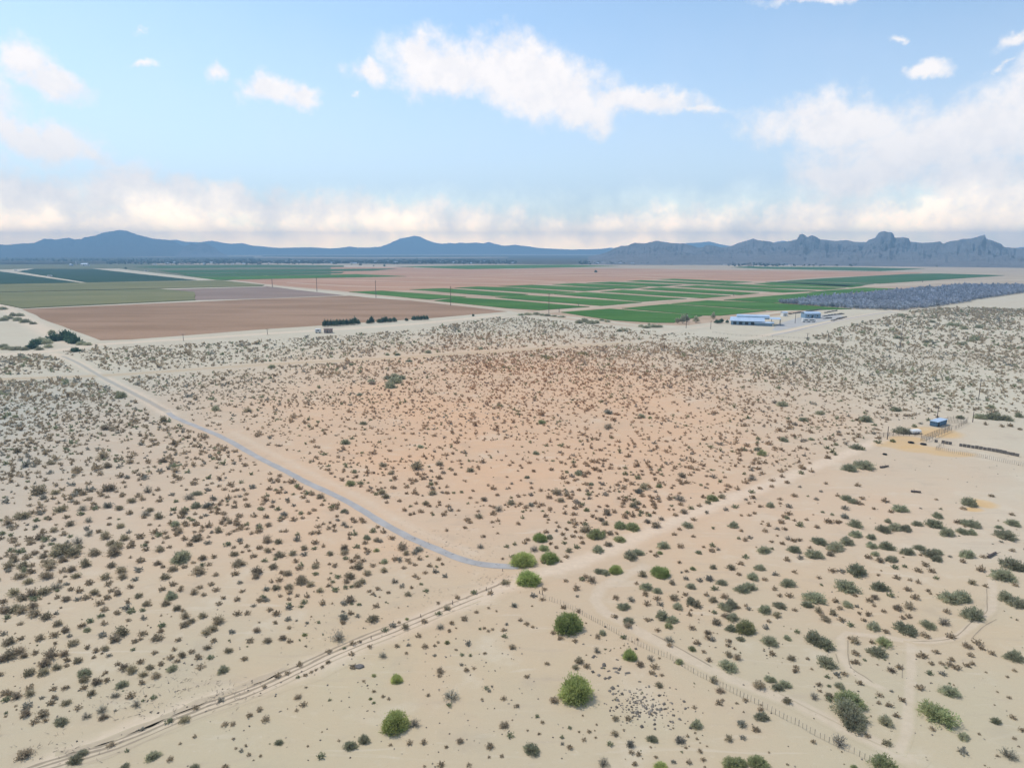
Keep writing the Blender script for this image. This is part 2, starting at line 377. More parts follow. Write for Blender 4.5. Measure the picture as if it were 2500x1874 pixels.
ribbon('wheel_rut', [(x, y-9) for x, y in RL[:-3]], .5, RUT, .016, .8, 'dark rut beside the dirt road', 1.5, jit=.6)
ribbon('wheel_rut', [(x-6, y+24) for x, y in RL[:-1]], .35, RUTL, .016, False, 'faint rut in the dirt road', 1.5, jit=.5)
ribbon('wheel_rut', [(x+4, y-20) for x, y in RL[1:7]], 1.3, RUTL, .016, .8, 'broad faint rut beside the dirt road', 1.5, jit=.5)
ribbon('dirt_track', [(1590,1375),(1530,1402),(1471,1431),(1452,1463),(1470,1490),(1513,1513),(1567,1545),(1661,1595),(1788,1659),(1950,1719),(2060,1775),(2180,1833),(2260,1875)], 3.4, TRACK, .014, 1.9, 'worn dirt track curving off the road beside the wire fence')
ribbon('wheel_rut', [(1590,1545),(1640,1572),(1700,1605),(1740,1628)], .3, RUT, .020, False, 'dark rut in the side track', 1, jit=.4)
ribbon('wheel_rut', [(1900,1690),(1960,1722),(2040,1762),(2110,1800),(2160,1822)], .3, RUTL, .020, False, 'rut in the side track', 1, jit=.4)
ribbon('dirt_track', [(2417,1392),(2424,1440),(2420,1485),(2380,1520),(2330,1555),(2270,1566),(2200,1562),(2120,1550),(2070,1545),(2053,1560),(2055,1600),(2075,1635),(2120,1665),(2180,1692)], 2.0, TRACK, .013, 1.2, 'narrow worn path looping between the shrubs')
ribbon('dirt_track', [(2222,1566),(2224,1600),(2222,1650),(2220,1700),(2216,1760),(2210,1800),(2190,1840)], 2.0, TRACK, .0145, 1.2, 'narrow worn path running towards the bottom')
for pth in ([(2409,1432),(2410,1480),(2406,1495),(2370,1520),(2338,1550),(2300,1562),(2222,1565)],[(2434,1510),(2400,1530),(2370,1560)],[(2070,1560),(2071,1600),(2079,1630),(2110,1650),(2135,1668)],[(2204,1620),(2203,1655)],[(2040,1595),(2048,1618)]):
    ribbon('wheel_rut', pth, .22, RUT, .018, False, 'thin dark rut edging the looping path', 1, jit=.5)
ribbon('dirt_track', [(-120,930),(0,925),(130,921),(260,916),(400,907),(620,891),(800,882),(967,873),(1100,864),(1260,855),(1360,848),(1470,841),(1560,834)], 13, BERM, .019, 4.5, 'ochre dirt track crossing the scrubland', 8)
ribbon('dirt_road', [(1110,800),(1228,776),(1300,765)], 7, TRACK, .062, False, 'field road', 6)
ribbon('dirt_road', [(-60,868),(60,862),(160,853),(228,842),(330,835),(480,826),(640,815),(800,805),(980,793),(1100,782),(1240,767)], 20, TRACK_P, .014, 9, 'broad pale field road along the brown field', 8, jit=.05)
ribbon('dirt_road', [(-40,728),(0,747),(54,777),(122,812),(190,840),(235,850)], 26, TRACK_P, .013, 11, 'pale field road down the left side of the brown field', 8, jit=.05)
ribbon('dirt_road', [(300,665),(400,676),(541,685),(640,695),(854,714),(1054,737),(1240,757),(1330,770),(1420,782),(1560,797),(1700,806)], 15, FTRACK, .057, 6, 'long straight field road beside the power poles', 10, jit=.05)
ribbon('dirt_road', [(1240,775),(1330,762),(1440,751),(1620,733),(1770,720),(1880,711),(2100,700),(2350,688),(2600,678)], 18, FTRACK, .055, 8, 'wide dirt road between the green fields', 12, jit=.05)
ribbon('dirt_road', [(1600,815),(1740,793),(1860,768),(1990,752),(2080,748)], 11, TRACK, .05, 6, 'dirt road behind the metal shed', 8)
ribbon('dirt_road', [(1800,830),(1905,812),(2010,790),(2120,768),(2210,755),(2330,733),(2420,718),(2520,708),(2650,698)], 13, TRACK_P, .06, 7, 'pale dirt road past the orchard', 8, jit=.05)
ribbon('paved_lane', [(1885,818),(1930,810),(1985,797),(2060,780),(2120,769),(2180,760)], 2.6, M_asph, .075, 1, 'thin grey paved lane near the shed', 6)
tag(MB().poly([G(x, y, .04) for x, y in ((1930,812),(1990,797),(2075,778),(2040,765),(1950,775),(1900,790),(1885,806))]).build('yard', simple('grey_yard', (.40, .385, .36), .12, .08)), kind='structure', label='grey gravel yard beside the metal shed')
YARD_OVER = None

# ------------------------------------------------------------------ fields
FM = dict(
 brown=field_mat('tilled_soil', (.28,.18,.115), (.37,.245,.165), 1.2, 2, .12),
 brown2=field_mat('tilled_soil_dull', (.25,.185,.15), (.30,.225,.185), 1.0, 2, .06),
 red=field_mat('reddish_soil', (.40,.235,.15), (.49,.30,.20), .6, 12, .05),
 olive=field_mat('olive_crop', (.17,.175,.085), (.225,.215,.11), .5, 20, .12),
 green=field_mat('green_crop', (.058,.145,.032), (.10,.20,.052), .8, 12, .18),
 green2=field_mat('deep_green_crop', (.05,.12,.045), (.08,.155,.062), .8, 12, .15),
 teal=field_mat('bluish_green_crop', (.035,.070,.045), (.05,.09,.06), .5, 8, .12),
 tan=field_mat('tan_fallow', (.40,.32,.235), (.48,.40,.30), .4, 12, .06),
 scrub=field_mat('distant_scrub', (.07,.07,.052), (.13,.12,.09)),
 path=field_mat('tan_paths', (.40,.295,.205), (.48,.36,.26)),
 dull=field_mat('dull_olive_crop', (.15,.16,.10), (.19,.19,.12)),
)
def T(k, s):
    """tile coordinates (4 zoomed strips of the field belt) -> photograph"""
    o = (0, 620, 1240, 1860)[k]
    return [(o+float(a.split(',')[0])/3.456, 540+float(a.split(',')[1])/3.456) for a in s.split()]
def field(pts, mname, label, z=.03, h=0, name='field'):
    w = [G(x, y) for x, y in pts]
    # uneven edges: subdivide and nudge
    out = []
    for i, p in enumerate(w):
        q = w[(i+1) % len(w)]; n = max(1, min(14, int((q-p).length/40)))
        nrm = Vector((-(q-p).y, (q-p).x, 0)).normalized()
        for k in range(n):
            r = p.lerp(q, k/n)
            if k: r += nrm*random.uniform(-1.2, 1.2)
            out.append((r.x, r.y, z))
    mb = MB()
    mb.prism(out, 0.0, h+z) if h else mb.poly(out)
    me = mb.mesh(name)
    if not h and me.polygons[0].normal.z < 0: me.flip_normals()
    return tag(link(name, me, FM[mname]), kind='structure', label=label)
field([(-9000,637.5),(9000,637.5),(3000,647),(1240,647),(620,642),(0,645),(-4000,645)], 'scrub', 'dark distant scrubland plain', .02)
field([(-9000,622.5),(9000,622.5),(9000,637.5),(-9000,637.5)], 'scrub', 'farthest dark scrubland', .022)
for i, (a, b_) in enumerate(((0,285),(0,312))):
    pass
field([(0,622.3),(375,625.5),(640,624),(640,626),(380,627.6),(0,624)], 'tan', 'pale strip of bare ground below the mountains', .05)
field([(620,627),(900,629),(1240,627.5),(1240,629),(900,631),(620,629)], 'tan', 'pale strip on the distant plain', .05)
field([(370,643.5),(640,642.6),(870,645),(1240,644.4),(1240,651),(900,649),(640,645.6),(370,646)], 'tan', 'pale bare field before the distant houses', .05)
field([(1240,645),(1800,648),(2500,651),(2900,651),(2900,672),(1860,660),(1240,652)], 'tan', 'pale bare fields below the rocky hills', .045)
field(T(0,'-900,352 1100,352 2900,372 2900,500 1870,500 1000,400 -900,400'), 'dull', 'greyish far fields at the left', .02)
# big brown ones
field(T(0,'185,742 2212,655 2952,628 3120,645 3450,668 3900,715 4290,762 3640,818 2740,878 2212,912 1548,965 1100,998 850,1005 420,850'), 'brown', 'large tilled brown field', .03)
field(T(0,'1350,577 2212,553 2250,548 2912,626 2212,653 1650,668'), 'brown2', 'grey brown tilled field', .03)
field(T(0,'-900,625 0,606 1350,574 1640,600 1650,668 185,737 0,700 -900,560'), 'olive', 'olive green crop field', .03, .9)
field(T(0,'-900,540 0,535 710,522 1680,504 1860,502 2230,540 2212,549 1350,569 0,600 -900,612'), 'olive', 'narrow olive green crop strip', .03, .9)
field(T(0,'-900,330 0,424 680,520 0,531 -900,536'), 'teal', 'dark bluish green crop field at the left edge', .03, .5)
field(T(0,'150,425 290,402 780,402 1660,499 730,517'), 'teal', 'dark bluish green crop field', .03, .5)
field(T(0,'-900,372 0,373 780,378 900,395 290,399 30,408 -900,395'), 'dull', 'thin dull olive field', .035)
field(T(0,'1280,378 2212,372 2900,376 2900,386 2212,388 1350,396 1120,388'), 'green2', 'far dark green crop strip', .035, .4)
field(T(0,'1330,416 2212,408 3350,400 3150,418 2212,431 1460,436'), 'green2', 'dark green crop strip', .035, .5)
field(T(0,'1490,441 2212,435 2900,429 2880,440 2212,459 1620,468'), 'green2', 'dark green crop strip', .035, .5)
field(T(0,'1640,473 2212,462 3010,448 3430,466 2212,489 1830,497'), 'green', 'dark green crop strip', .035, .5)
# reddish bare block
field([(548,682),(900,676),(975,672),(880,654),(1060,654),(1240,657),(1500,649),(1860,660),(2280,659),(2240,668),(1990,678),(1870,687),(1640,681),(1300,695),(1240,701),(850,713),(760,706)], 'red', 'wide bare reddish field', .025)
field([(1870,687),(1990,678),(2240,668),(2290,659),(2900,668),(2900,700),(2520,702),(2250,698),(2100,700)], 'tan', 'wide tan fallow field on the right', .024)
PALE = soil_mat('field_line', (.62,.50,.40), .5, .8)
for p in ([(620,672),(860,678),(1100,676),(1240,671),(1500,664),(1860,655)],[(760,681),(1000,688),(1240,692),(1500,687)],[(905,664),(1240,668),(1500,673),(1640,681)],[(1240,664),(1450,662),(1860,660)],[(1050,655),(1240,661),(1500,668),(1720,676)],[(700,690),(900,700),(1100,702)],[(1000,677),(1240,683),(1390,690)],[(1240,675),(1500,672),(1860,668)]):
    ribbon('field_path', p, 7, PALE, .06, False, 'pale line between bare fields', 40)
field(T(2,'-1200,590 -540,560 300,530 1300,480 2212,500 4000,520 4000,560 3000,640 2400,780 1500,880 1100,870 500,800 0,755 -700,700'), 'path', 'tan ground between the green fields', .022)
field(T(1,'650,386 1350,386 1350,484 650,484'), 'red', 'bare reddish field end', .021)
GF = [(1,'800,598 1080,588 1790,640 1480,662'),(2,'-830,577 -540,567 170,618 20,630 -110,633'),(2,'-450,563 -250,552 0,560 570,599 380,614 330,613'),
 (2,'-620,672 -410,645 0,668 690,724 260,752 0,735 -300,705'),(2,'-110,643 140,624 1130,687 790,716 0,655'),(2,'-80,550 200,538 900,572 640,591'),
 (2,'390,616 660,600 1510,655 1130,681'),(2,'370,535 570,524 1180,555 1040,571 900,569'),(2,'780,596 970,580 1880,630 1640,651'),
 (2,'660,523 870,512 1470,538 1270,553'),(2,'1120,575 1290,559 2120,608 1960,624'),(2,'1000,508 1120,498 1830,526 1650,535'),
 (2,'1400,553 1600,543 2212,572 2600,590 2320,603'),(2,'1260,492 1400,487 2060,514 1870,523'),(2,'1690,540 1850,527 2212,545 2850,565 2680,580 2212,566'),
 (2,'2080,527 2250,517 3000,545 2900,560 2212,540')]
for k, s in GF: field(T(k, s), 'green', 'rectangular green crop field between dirt paths', .045, .45)
for k, s, l in ((2,'450,770 860,740 1640,800 1400,858 1240,858 900,838','bright green crop field nearest the shed'),(2,'960,738 1350,700 2180,758 1790,798 1650,797','green crop field across the dirt road'),
 (2,'1380,697 1680,670 2212,690 2900,742 2600,750 2212,754','green crop field left of the orchard'),(2,'1820,665 2212,632 2580,603 2870,615 2400,690 2212,688','green crop field touching the orchard'),
 (3,'400,600 860,562 1150,571 740,610','green crop field behind the orchard')):
    field(T(k, s), 'green', l, .045, .45)
for s in ('200,505 500,485 1250,445 1500,442 2050,458 1350,505 1000,527','130,511 190,508 950,530 830,543','30,514 110,513 800,543 700,553 '):
    field(T(3, s), 'green2', 'long far green crop field on the right', .045, .45)
field(T(3,'-260,390 -110,380 0,385 700,388 1380,402 1000,422 0,401'), 'green2', 'distant green strip below the rocky hills', .05, .4)
field(T(1,'1200,384 1900,372 2212,370 2650,368 3080,380 2212,399 1800,404'), 'green', 'distant bright green strip', .05, .4)

# ------------------------------------------------------------------ mountains
def P_(k, s): return T(k, s)
LEFT = [(-900,606),(-600,590),(-350,601),(-120,594)]+P_(0,'0,195 50,200 180,188 290,183 370,148 430,150 470,155 580,138 630,152 690,150 710,135 780,128 880,92 930,88 1010,73 1080,85 1160,115 1250,138 1350,155 1440,162 1530,200 1580,215 1620,240 1700,262 1800,285')
FOOT = P_(0,'1480,290 1560,212 1610,185 1640,195 1680,186 1720,180 1760,195 1800,218 1830,235 1850,258 1870,266 1920,290')
FARL = [(-200,598),(100,600)]+P_(0,'1200,160 1330,150 1430,160 1490,155 1550,172 1700,178 1740,170 1790,165 1850,175 1900,185 1960,192 2050,185 2120,205 2212,212')+P_(1,'100,215 200,225 360,222 480,220 650,230 700,228 770,220 800,210 830,216 870,222 950,223 1070,215 1140,190 1200,160 1240,145 1290,138 1350,122 1400,130 1450,155 1520,180 1580,190 1650,183 1700,188 1740,180 1780,186 1880,180 1930,188 1980,175 2040,192 2100,207 2160,205')+P_(2,'60,198 110,207 180,212 240,225 400,233 550,240 700,236 800,232 850,225 1000,228')+P_(2,'1300,215 1480,190 1530,182 1600,182 1690,170 1720,176 1760,188 1860,208 1950,215')+P_(3,'100,180 150,170 180,165 230,172 400,190')+[(2250,600),(2480,605),(2510,602),(2700,596),(3000,601)]
RIGHT = [(1436,626)]+P_(2,'700,292 780,280 850,258 900,230 950,207 1010,207 1040,192 1070,182 1160,187 1210,176 1250,165 1330,178 1400,184 1480,188 1540,203 1600,220 1650,221 1668,206 1690,202 1740,207 1800,222 1880,212 1950,182 2010,165 2070,148 2110,160 2212,170')+P_(3,'60,170 100,182 220,172 300,150 312,118 325,108 340,106 360,116 380,132 405,122 430,120 455,128 485,152 560,160 620,168 710,160 790,175 880,178 900,160 930,148 960,137 975,110 990,95 1010,85 1035,86 1060,92 1085,92 1108,103 1120,138 1160,138 1200,135 1240,145 1252,173 1350,182 1430,178 1500,170 1530,190 1590,168 1660,160 1700,148 1770,145 1830,128 1880,115 1895,148 1940,162 1990,180 2020,192 2040,218 2150,228 2212,230')+[(2560,600),(2640,590),(2720,606),(2900,600),(3100,615)]
def hills(px, D, Df, Db, mat_, label, seed, step=2, gul=.35, foot=2.2, bumps=.0, rock=1.0):
    px = sorted(px); X = np.arange(px[0][0], px[-1][0], step); Y = np.interp(X, [p[0] for p in px], [p[1] for p in px])
    Y = Y+(fbm(X/9+seed, X*0+seed, 3)-.5)*1.6*rock
    cp, sp_ = math.cos(PITCH), math.sin(PITCH)
    pad = 400; Yp = np.pad(Y, pad, mode='edge')
    def smooth(w):
        w = max(1, int(w/step)); k = np.hanning(2*w+3); k /= k.sum(); return np.convolve(Yp, k, 'same')[pad:-pad]
    YS = [Y, smooth(10), smooth(30), smooth(70), smooth(150)]
    dx = (X-CX)/F; dy = cp+(CY-Y)/F*sp_; dz = -sp_+(CY-Y)/F*cp; hd = np.hypot(dx, dy); ta = dz/hd; ux = dx/hd; uy = dy/hd
    sv = np.concatenate([np.linspace(-1, 0, 46), np.linspace(.04, 1, 16)])
    Dm = D*(1+.10*(fbm(X/160+seed, X*0+3, 3)-.5))
    Vv = []; n = len(X)
    for s in sv:
        dist = Dm+(-s)*(Df-Dm) if s < 0 else Dm+s*(Db-Dm)
        a = abs(s); kk = min(3.999, a*7); i0 = int(kk); Yc = YS[i0]*(1-kk+i0)+YS[i0+1]*(kk-i0)
        tc_ = (-sp_+(CY-Yc)/F*cp)/np.hypot(dx, cp+(CY-Yc)/F*sp_); zr = np.maximum(H+Dm*tc_, 2); pr = (1-a)**foot
        gx_ = X/26*(D/5000)**.5; g = fbm(gx_+seed, s*5+seed+X/300, 5, True); g2 = fbm(gx_*.35+seed*2, s*3.4-seed, 4, True)
        z = zr*pr*(1-gul*min(1, a*5)*(1-.6*a)*(1.25*g+.6*g2-.7))
        if bumps and s < 0: z = z+zr*bumps*np.maximum(0, fbm(X/60+seed*3, s*4+seed, 4)-.45)*4*min(1, a*4)*(1-a)
        cap = H+dist*(ta-.0006)                       # nothing in front rises over the ridge
        if s < 0: z = np.minimum(z, np.where(cap > 5, cap, z))
        if a > .995: z = z*0-3
        z = np.maximum(z, -3)
        Vv.append(np.stack([ux*dist, uy*dist, z], 1))
    Vv = np.concatenate(Vv); m_ = len(sv)
    i, j = np.meshgrid(np.arange(n-1), np.arange(m_-1)); i = i.ravel(); j = j.ravel()
    Q = np.stack([j*n+i, j*n+i+1, (j+1)*n+i+1, (j+1)*n+i], 1)
    o = link('hills', npmesh('hills', Vv, Q), mat_)
    return tag(o, kind='structure', label=label)
def rock_mat(name, c1, c2, c3, sc=.004):
    m, t, b, out = mat(name); pos = t.add('ShaderNodeNewGeometry').outputs['Position']
    n = t.noise(pos, sc, 7, .65); n2 = t.noise(pos, sc*9, 5, .7)
    sz = t.add('ShaderNodeSeparateXYZ'); nn = t.add('ShaderNodeNewGeometry').outputs['Normal']; t.l.new(nn, sz.inputs[0])
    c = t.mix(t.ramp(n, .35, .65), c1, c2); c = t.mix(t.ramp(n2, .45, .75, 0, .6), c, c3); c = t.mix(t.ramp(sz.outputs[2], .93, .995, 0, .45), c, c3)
    t.l.new(c, b.inputs['Base Color']); b.inputs['Roughness'].default_value = 1; b.inputs['Specular IOR Level'].default_value = 0
    bp = t.add('ShaderNodeBump'); bp.inputs['Strength'].default_value = .9; bp.inputs['Distance'].default_value = 14; t.l.new(n2, bp.inputs['Height']); t.l.new(bp.outputs[0], b.inputs['Normal'])
    return m
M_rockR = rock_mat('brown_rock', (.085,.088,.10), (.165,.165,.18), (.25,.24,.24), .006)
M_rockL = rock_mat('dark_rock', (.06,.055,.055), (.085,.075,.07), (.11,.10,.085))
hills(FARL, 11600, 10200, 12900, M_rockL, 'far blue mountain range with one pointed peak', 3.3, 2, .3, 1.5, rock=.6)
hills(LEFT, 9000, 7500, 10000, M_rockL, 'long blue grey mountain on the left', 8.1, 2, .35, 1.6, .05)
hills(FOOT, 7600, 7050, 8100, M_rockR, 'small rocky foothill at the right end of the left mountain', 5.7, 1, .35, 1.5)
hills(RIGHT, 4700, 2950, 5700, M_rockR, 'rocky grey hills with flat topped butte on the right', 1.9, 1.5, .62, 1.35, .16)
# ------------------------------------------------------------------ haze
hz = MB().box(-13600, 13600, -1700, 13600, -4.5, 395).mesh('haze')
hm = bpy.data.materials.new('haze_air'); hm.use_nodes = True; t = NT(hm.node_tree); t.n.clear()
o_ = t.add('ShaderNodeOutputMaterial'); pv_ = t.add('ShaderNodeVolumePrincipled'); t.l.new(pv_.outputs[0], o_.inputs['Volume'])
pv_.inputs['Color'].default_value = (.38, .69, 1.0, 1); pv_.inputs['Density'].default_value = 1.65e-4; pv_.inputs['Anisotropy'].default_value = 0
tag(link('haze', hz, hm), kind='stuff', label='bluish desert haze fading the distant plain and mountains', cat='haze')
#PART3
# ------------------------------------------------------------------ foliage prototypes (1 m wide, scaled when placed)
def quads(C, size, asp, rng, up=0.0, D=None):
    """random leaf quads round centres C; D = preferred long direction"""
    n = len(C); a = rng.normal(size=(n, 3))
    if D is not None: a = D+a*.45
    a /= np.linalg.norm(a, axis=1)[:, None]
    b = rng.normal(size=(n, 3)); b[:, 2] *= (1-up); b -= (b*a).sum(1)[:, None]*a; b /= np.linalg.norm(b, axis=1)[:, None]
    s = size*rng.uniform(.7, 1.35, n)[:, None]; a = a*s*.5; b = b*s*asp*.5
    V = np.stack([C-a-b, C+a-b*.7, C+a+b, C-a+b*.7], 1).reshape(-1, 3); Q = np.arange(4*n).reshape(n, 4)
    return V, Q
def merge(parts):
    Vs, Qs, Ms, o = [], [], [], 0
    for V, Q, mi in parts:
        Vs.append(V); Qs.append(Q+o); Ms.append(np.full(len(Q), mi)); o += len(V)
    return np.concatenate(Vs), np.concatenate(Qs), np.concatenate(Ms)
def twig(p, q, r0, r1):
    """three-sided tapering twig"""
    p = np.array(p); q = np.array(q); d = (q-p)/np.linalg.norm(q-p); u = np.cross(d, [.31, .77, .55]); u /= np.linalg.norm(u); w = np.cross(d, u)
    V = [c+(u*math.cos(t)+w*math.sin(t))*r for c, r in ((p, r0), (q, r1)) for t in (0, 2.094, 4.189)]
    return np.array(V), np.array([(0,1,4,3),(1,2,5,4),(2,0,3,5)])
def bush(seed, stems, per, size, asp=.55, h=.62, spread=1.0, twigs=True, lean=.0, tuft=.55):
    rng = np.random.default_rng(seed); parts = []; C = []; D = []
    for i in range(stems):
        az = rng.uniform(0, 2*math.pi); pol = math.acos(rng.uniform(.12, 1))*spread; L = rng.uniform(.55, 1)
        d = np.array([math.sin(pol)*math.cos(az)*.5+lean*.1, math.sin(pol)*math.sin(az)*.5, max(.14, math.cos(pol))*h])*L
        if twigs:
            V, Q = twig(np.array([d[0]*.12, d[1]*.12, 0]), d*.9, .012, .005); parts.append((V, Q, 1))
        for k in range(per):
            s = rng.uniform(1-tuft, 1.02); p = d*s+rng.normal(size=3)*.035*(1+.8*s); p[2] = max(p[2], .02); C.append(p); D.append(d/np.linalg.norm(d))
    V, Q = quads(np.array(C), size, asp, rng, 0, np.array(D)); parts.append((V, Q, 0))
    return merge(parts)
def dome(seed, n, size, h=.72, stems=150, lobe=.14, gap=.0, asp=.42, thick=.5, ell=.15):
    """leaf crown: leaves strung along many fanned branches, so the outline is brushy and sky or ground shows between tufts"""
    rng = np.random.default_rng(seed); ph = rng.uniform(0, 6.28, 6)
    az = rng.uniform(0, 2*math.pi, stems); cz = rng.uniform(-.02, 1, stems); sr = np.sqrt(np.clip(1-cz*cz, 0, 1))
    R_ = 1-ell*(.5+.5*np.cos(2*az+ph[0]))+lobe*(np.sin(3*az+ph[1])*.5+np.sin(5*az+cz*4+ph[2])*.45+np.sin(9*az+cz*7+ph[3])*.3)
    R_ *= rng.uniform(.84, 1.06, stems)
    if gap: R_ = np.where(rng.random(stems) < gap, R_*rng.uniform(.45, .8, stems), R_)
    T_ = np.stack([np.cos(az)*sr*.5*R_, np.sin(az)*sr*.5*R_, np.maximum(cz, .04)*h*np.clip(R_, .6, 1.1)], 1)
    I = rng.integers(0, stems, n); t = 1-thick*rng.random(n)**1.5+rng.normal(0, .015, n)
    P = T_[I]*t[:, None]+rng.normal(size=(n, 3))*.032*(.4+t[:, None]); P[:, 2] = np.maximum(P[:, 2], .015)
    D = T_[I]/np.linalg.norm(T_[I], axis=1)[:, None]+np.array([0, 0, .25])
    return quads(P, size, asp, rng, 0, D)
def limbs(seed, n=7, h=.36, r=.018):
    rng = np.random.default_rng(seed+500); parts = []
    for i in range(n):
        az = 2*math.pi*i/n+rng.uniform(-.4, .4); p = np.array([math.cos(az)*.02, math.sin(az)*.02, 0]); m_ = np.array([math.cos(az)*.13, math.sin(az)*.13, h*rng.uniform(.3, .45)])
        parts.append((*twig(p, m_, r, r*.65), 0))
        for k in range(3):
            a2 = az+rng.uniform(-.7, .7); q = np.array([math.cos(a2)*rng.uniform(.22, .38), math.sin(a2)*rng.uniform(.22, .38), h*rng.uniform(.6, 1.05)])
            parts.append((*twig(m_, q, r*.65, r*.15), 0))
    V, Q, _ = merge(parts); return V, Q
def pm(name, d, mats=None):
    me = npmesh(name, d[0], d[1], 4, d[2] if len(d) > 2 else None)
    for m_ in mats: me.materials.append(m_)
    return me
# three sizes of detail
BUSH0 = [bush(i, 44, 10, .085, h=.44+.05*(i % 3), spread=(1, .92, 1.05)[i % 3], lean=(i % 3-1)) for i in range(7)]
WISP0 = [bush(40+i, 50, 7, .065, asp=.35, h=.56, tuft=.45) for i in range(4)]
BUSH1 = [bush(60+i, 20, 5, .16, h=.47, twigs=False) for i in range(8)]
BUSH2 = [bush(80+i, 9, 2, .32, asp=.5, h=.45, twigs=False, tuft=.7) for i in range(8)]
BUSH3 = [bush(100+i, 6, 1, .5, asp=.55, h=.45, twigs=False, tuft=.5) for i in range(8)]
MESH = dict(
 cr=[pm('creosote_bush', b, [M_cr, M_stem]) for b in BUSH0], gr=[pm('grey_bush', b, [M_gr, M_stem]) for b in WISP0+BUSH0[:2]],
 pv=[pm('crown', dome(200+i, 6500, .046, .50, 330, .11, .06, ell=.12), [M_pv]) for i in range(3)],
 pvd=[pm('crown', dome(220+i, 4200, .05, .44, 220, .13, .12, ell=.2), [M_pvd]) for i in range(3)],
 mq=[pm('crown', dome(240+i, 2000, .062, .42, 120, .16, .2, ell=.28), [M_mq]) for i in range(6)])
LIMB = [pm('trunk', limbs(i), [M_bark]) for i in range(4)]

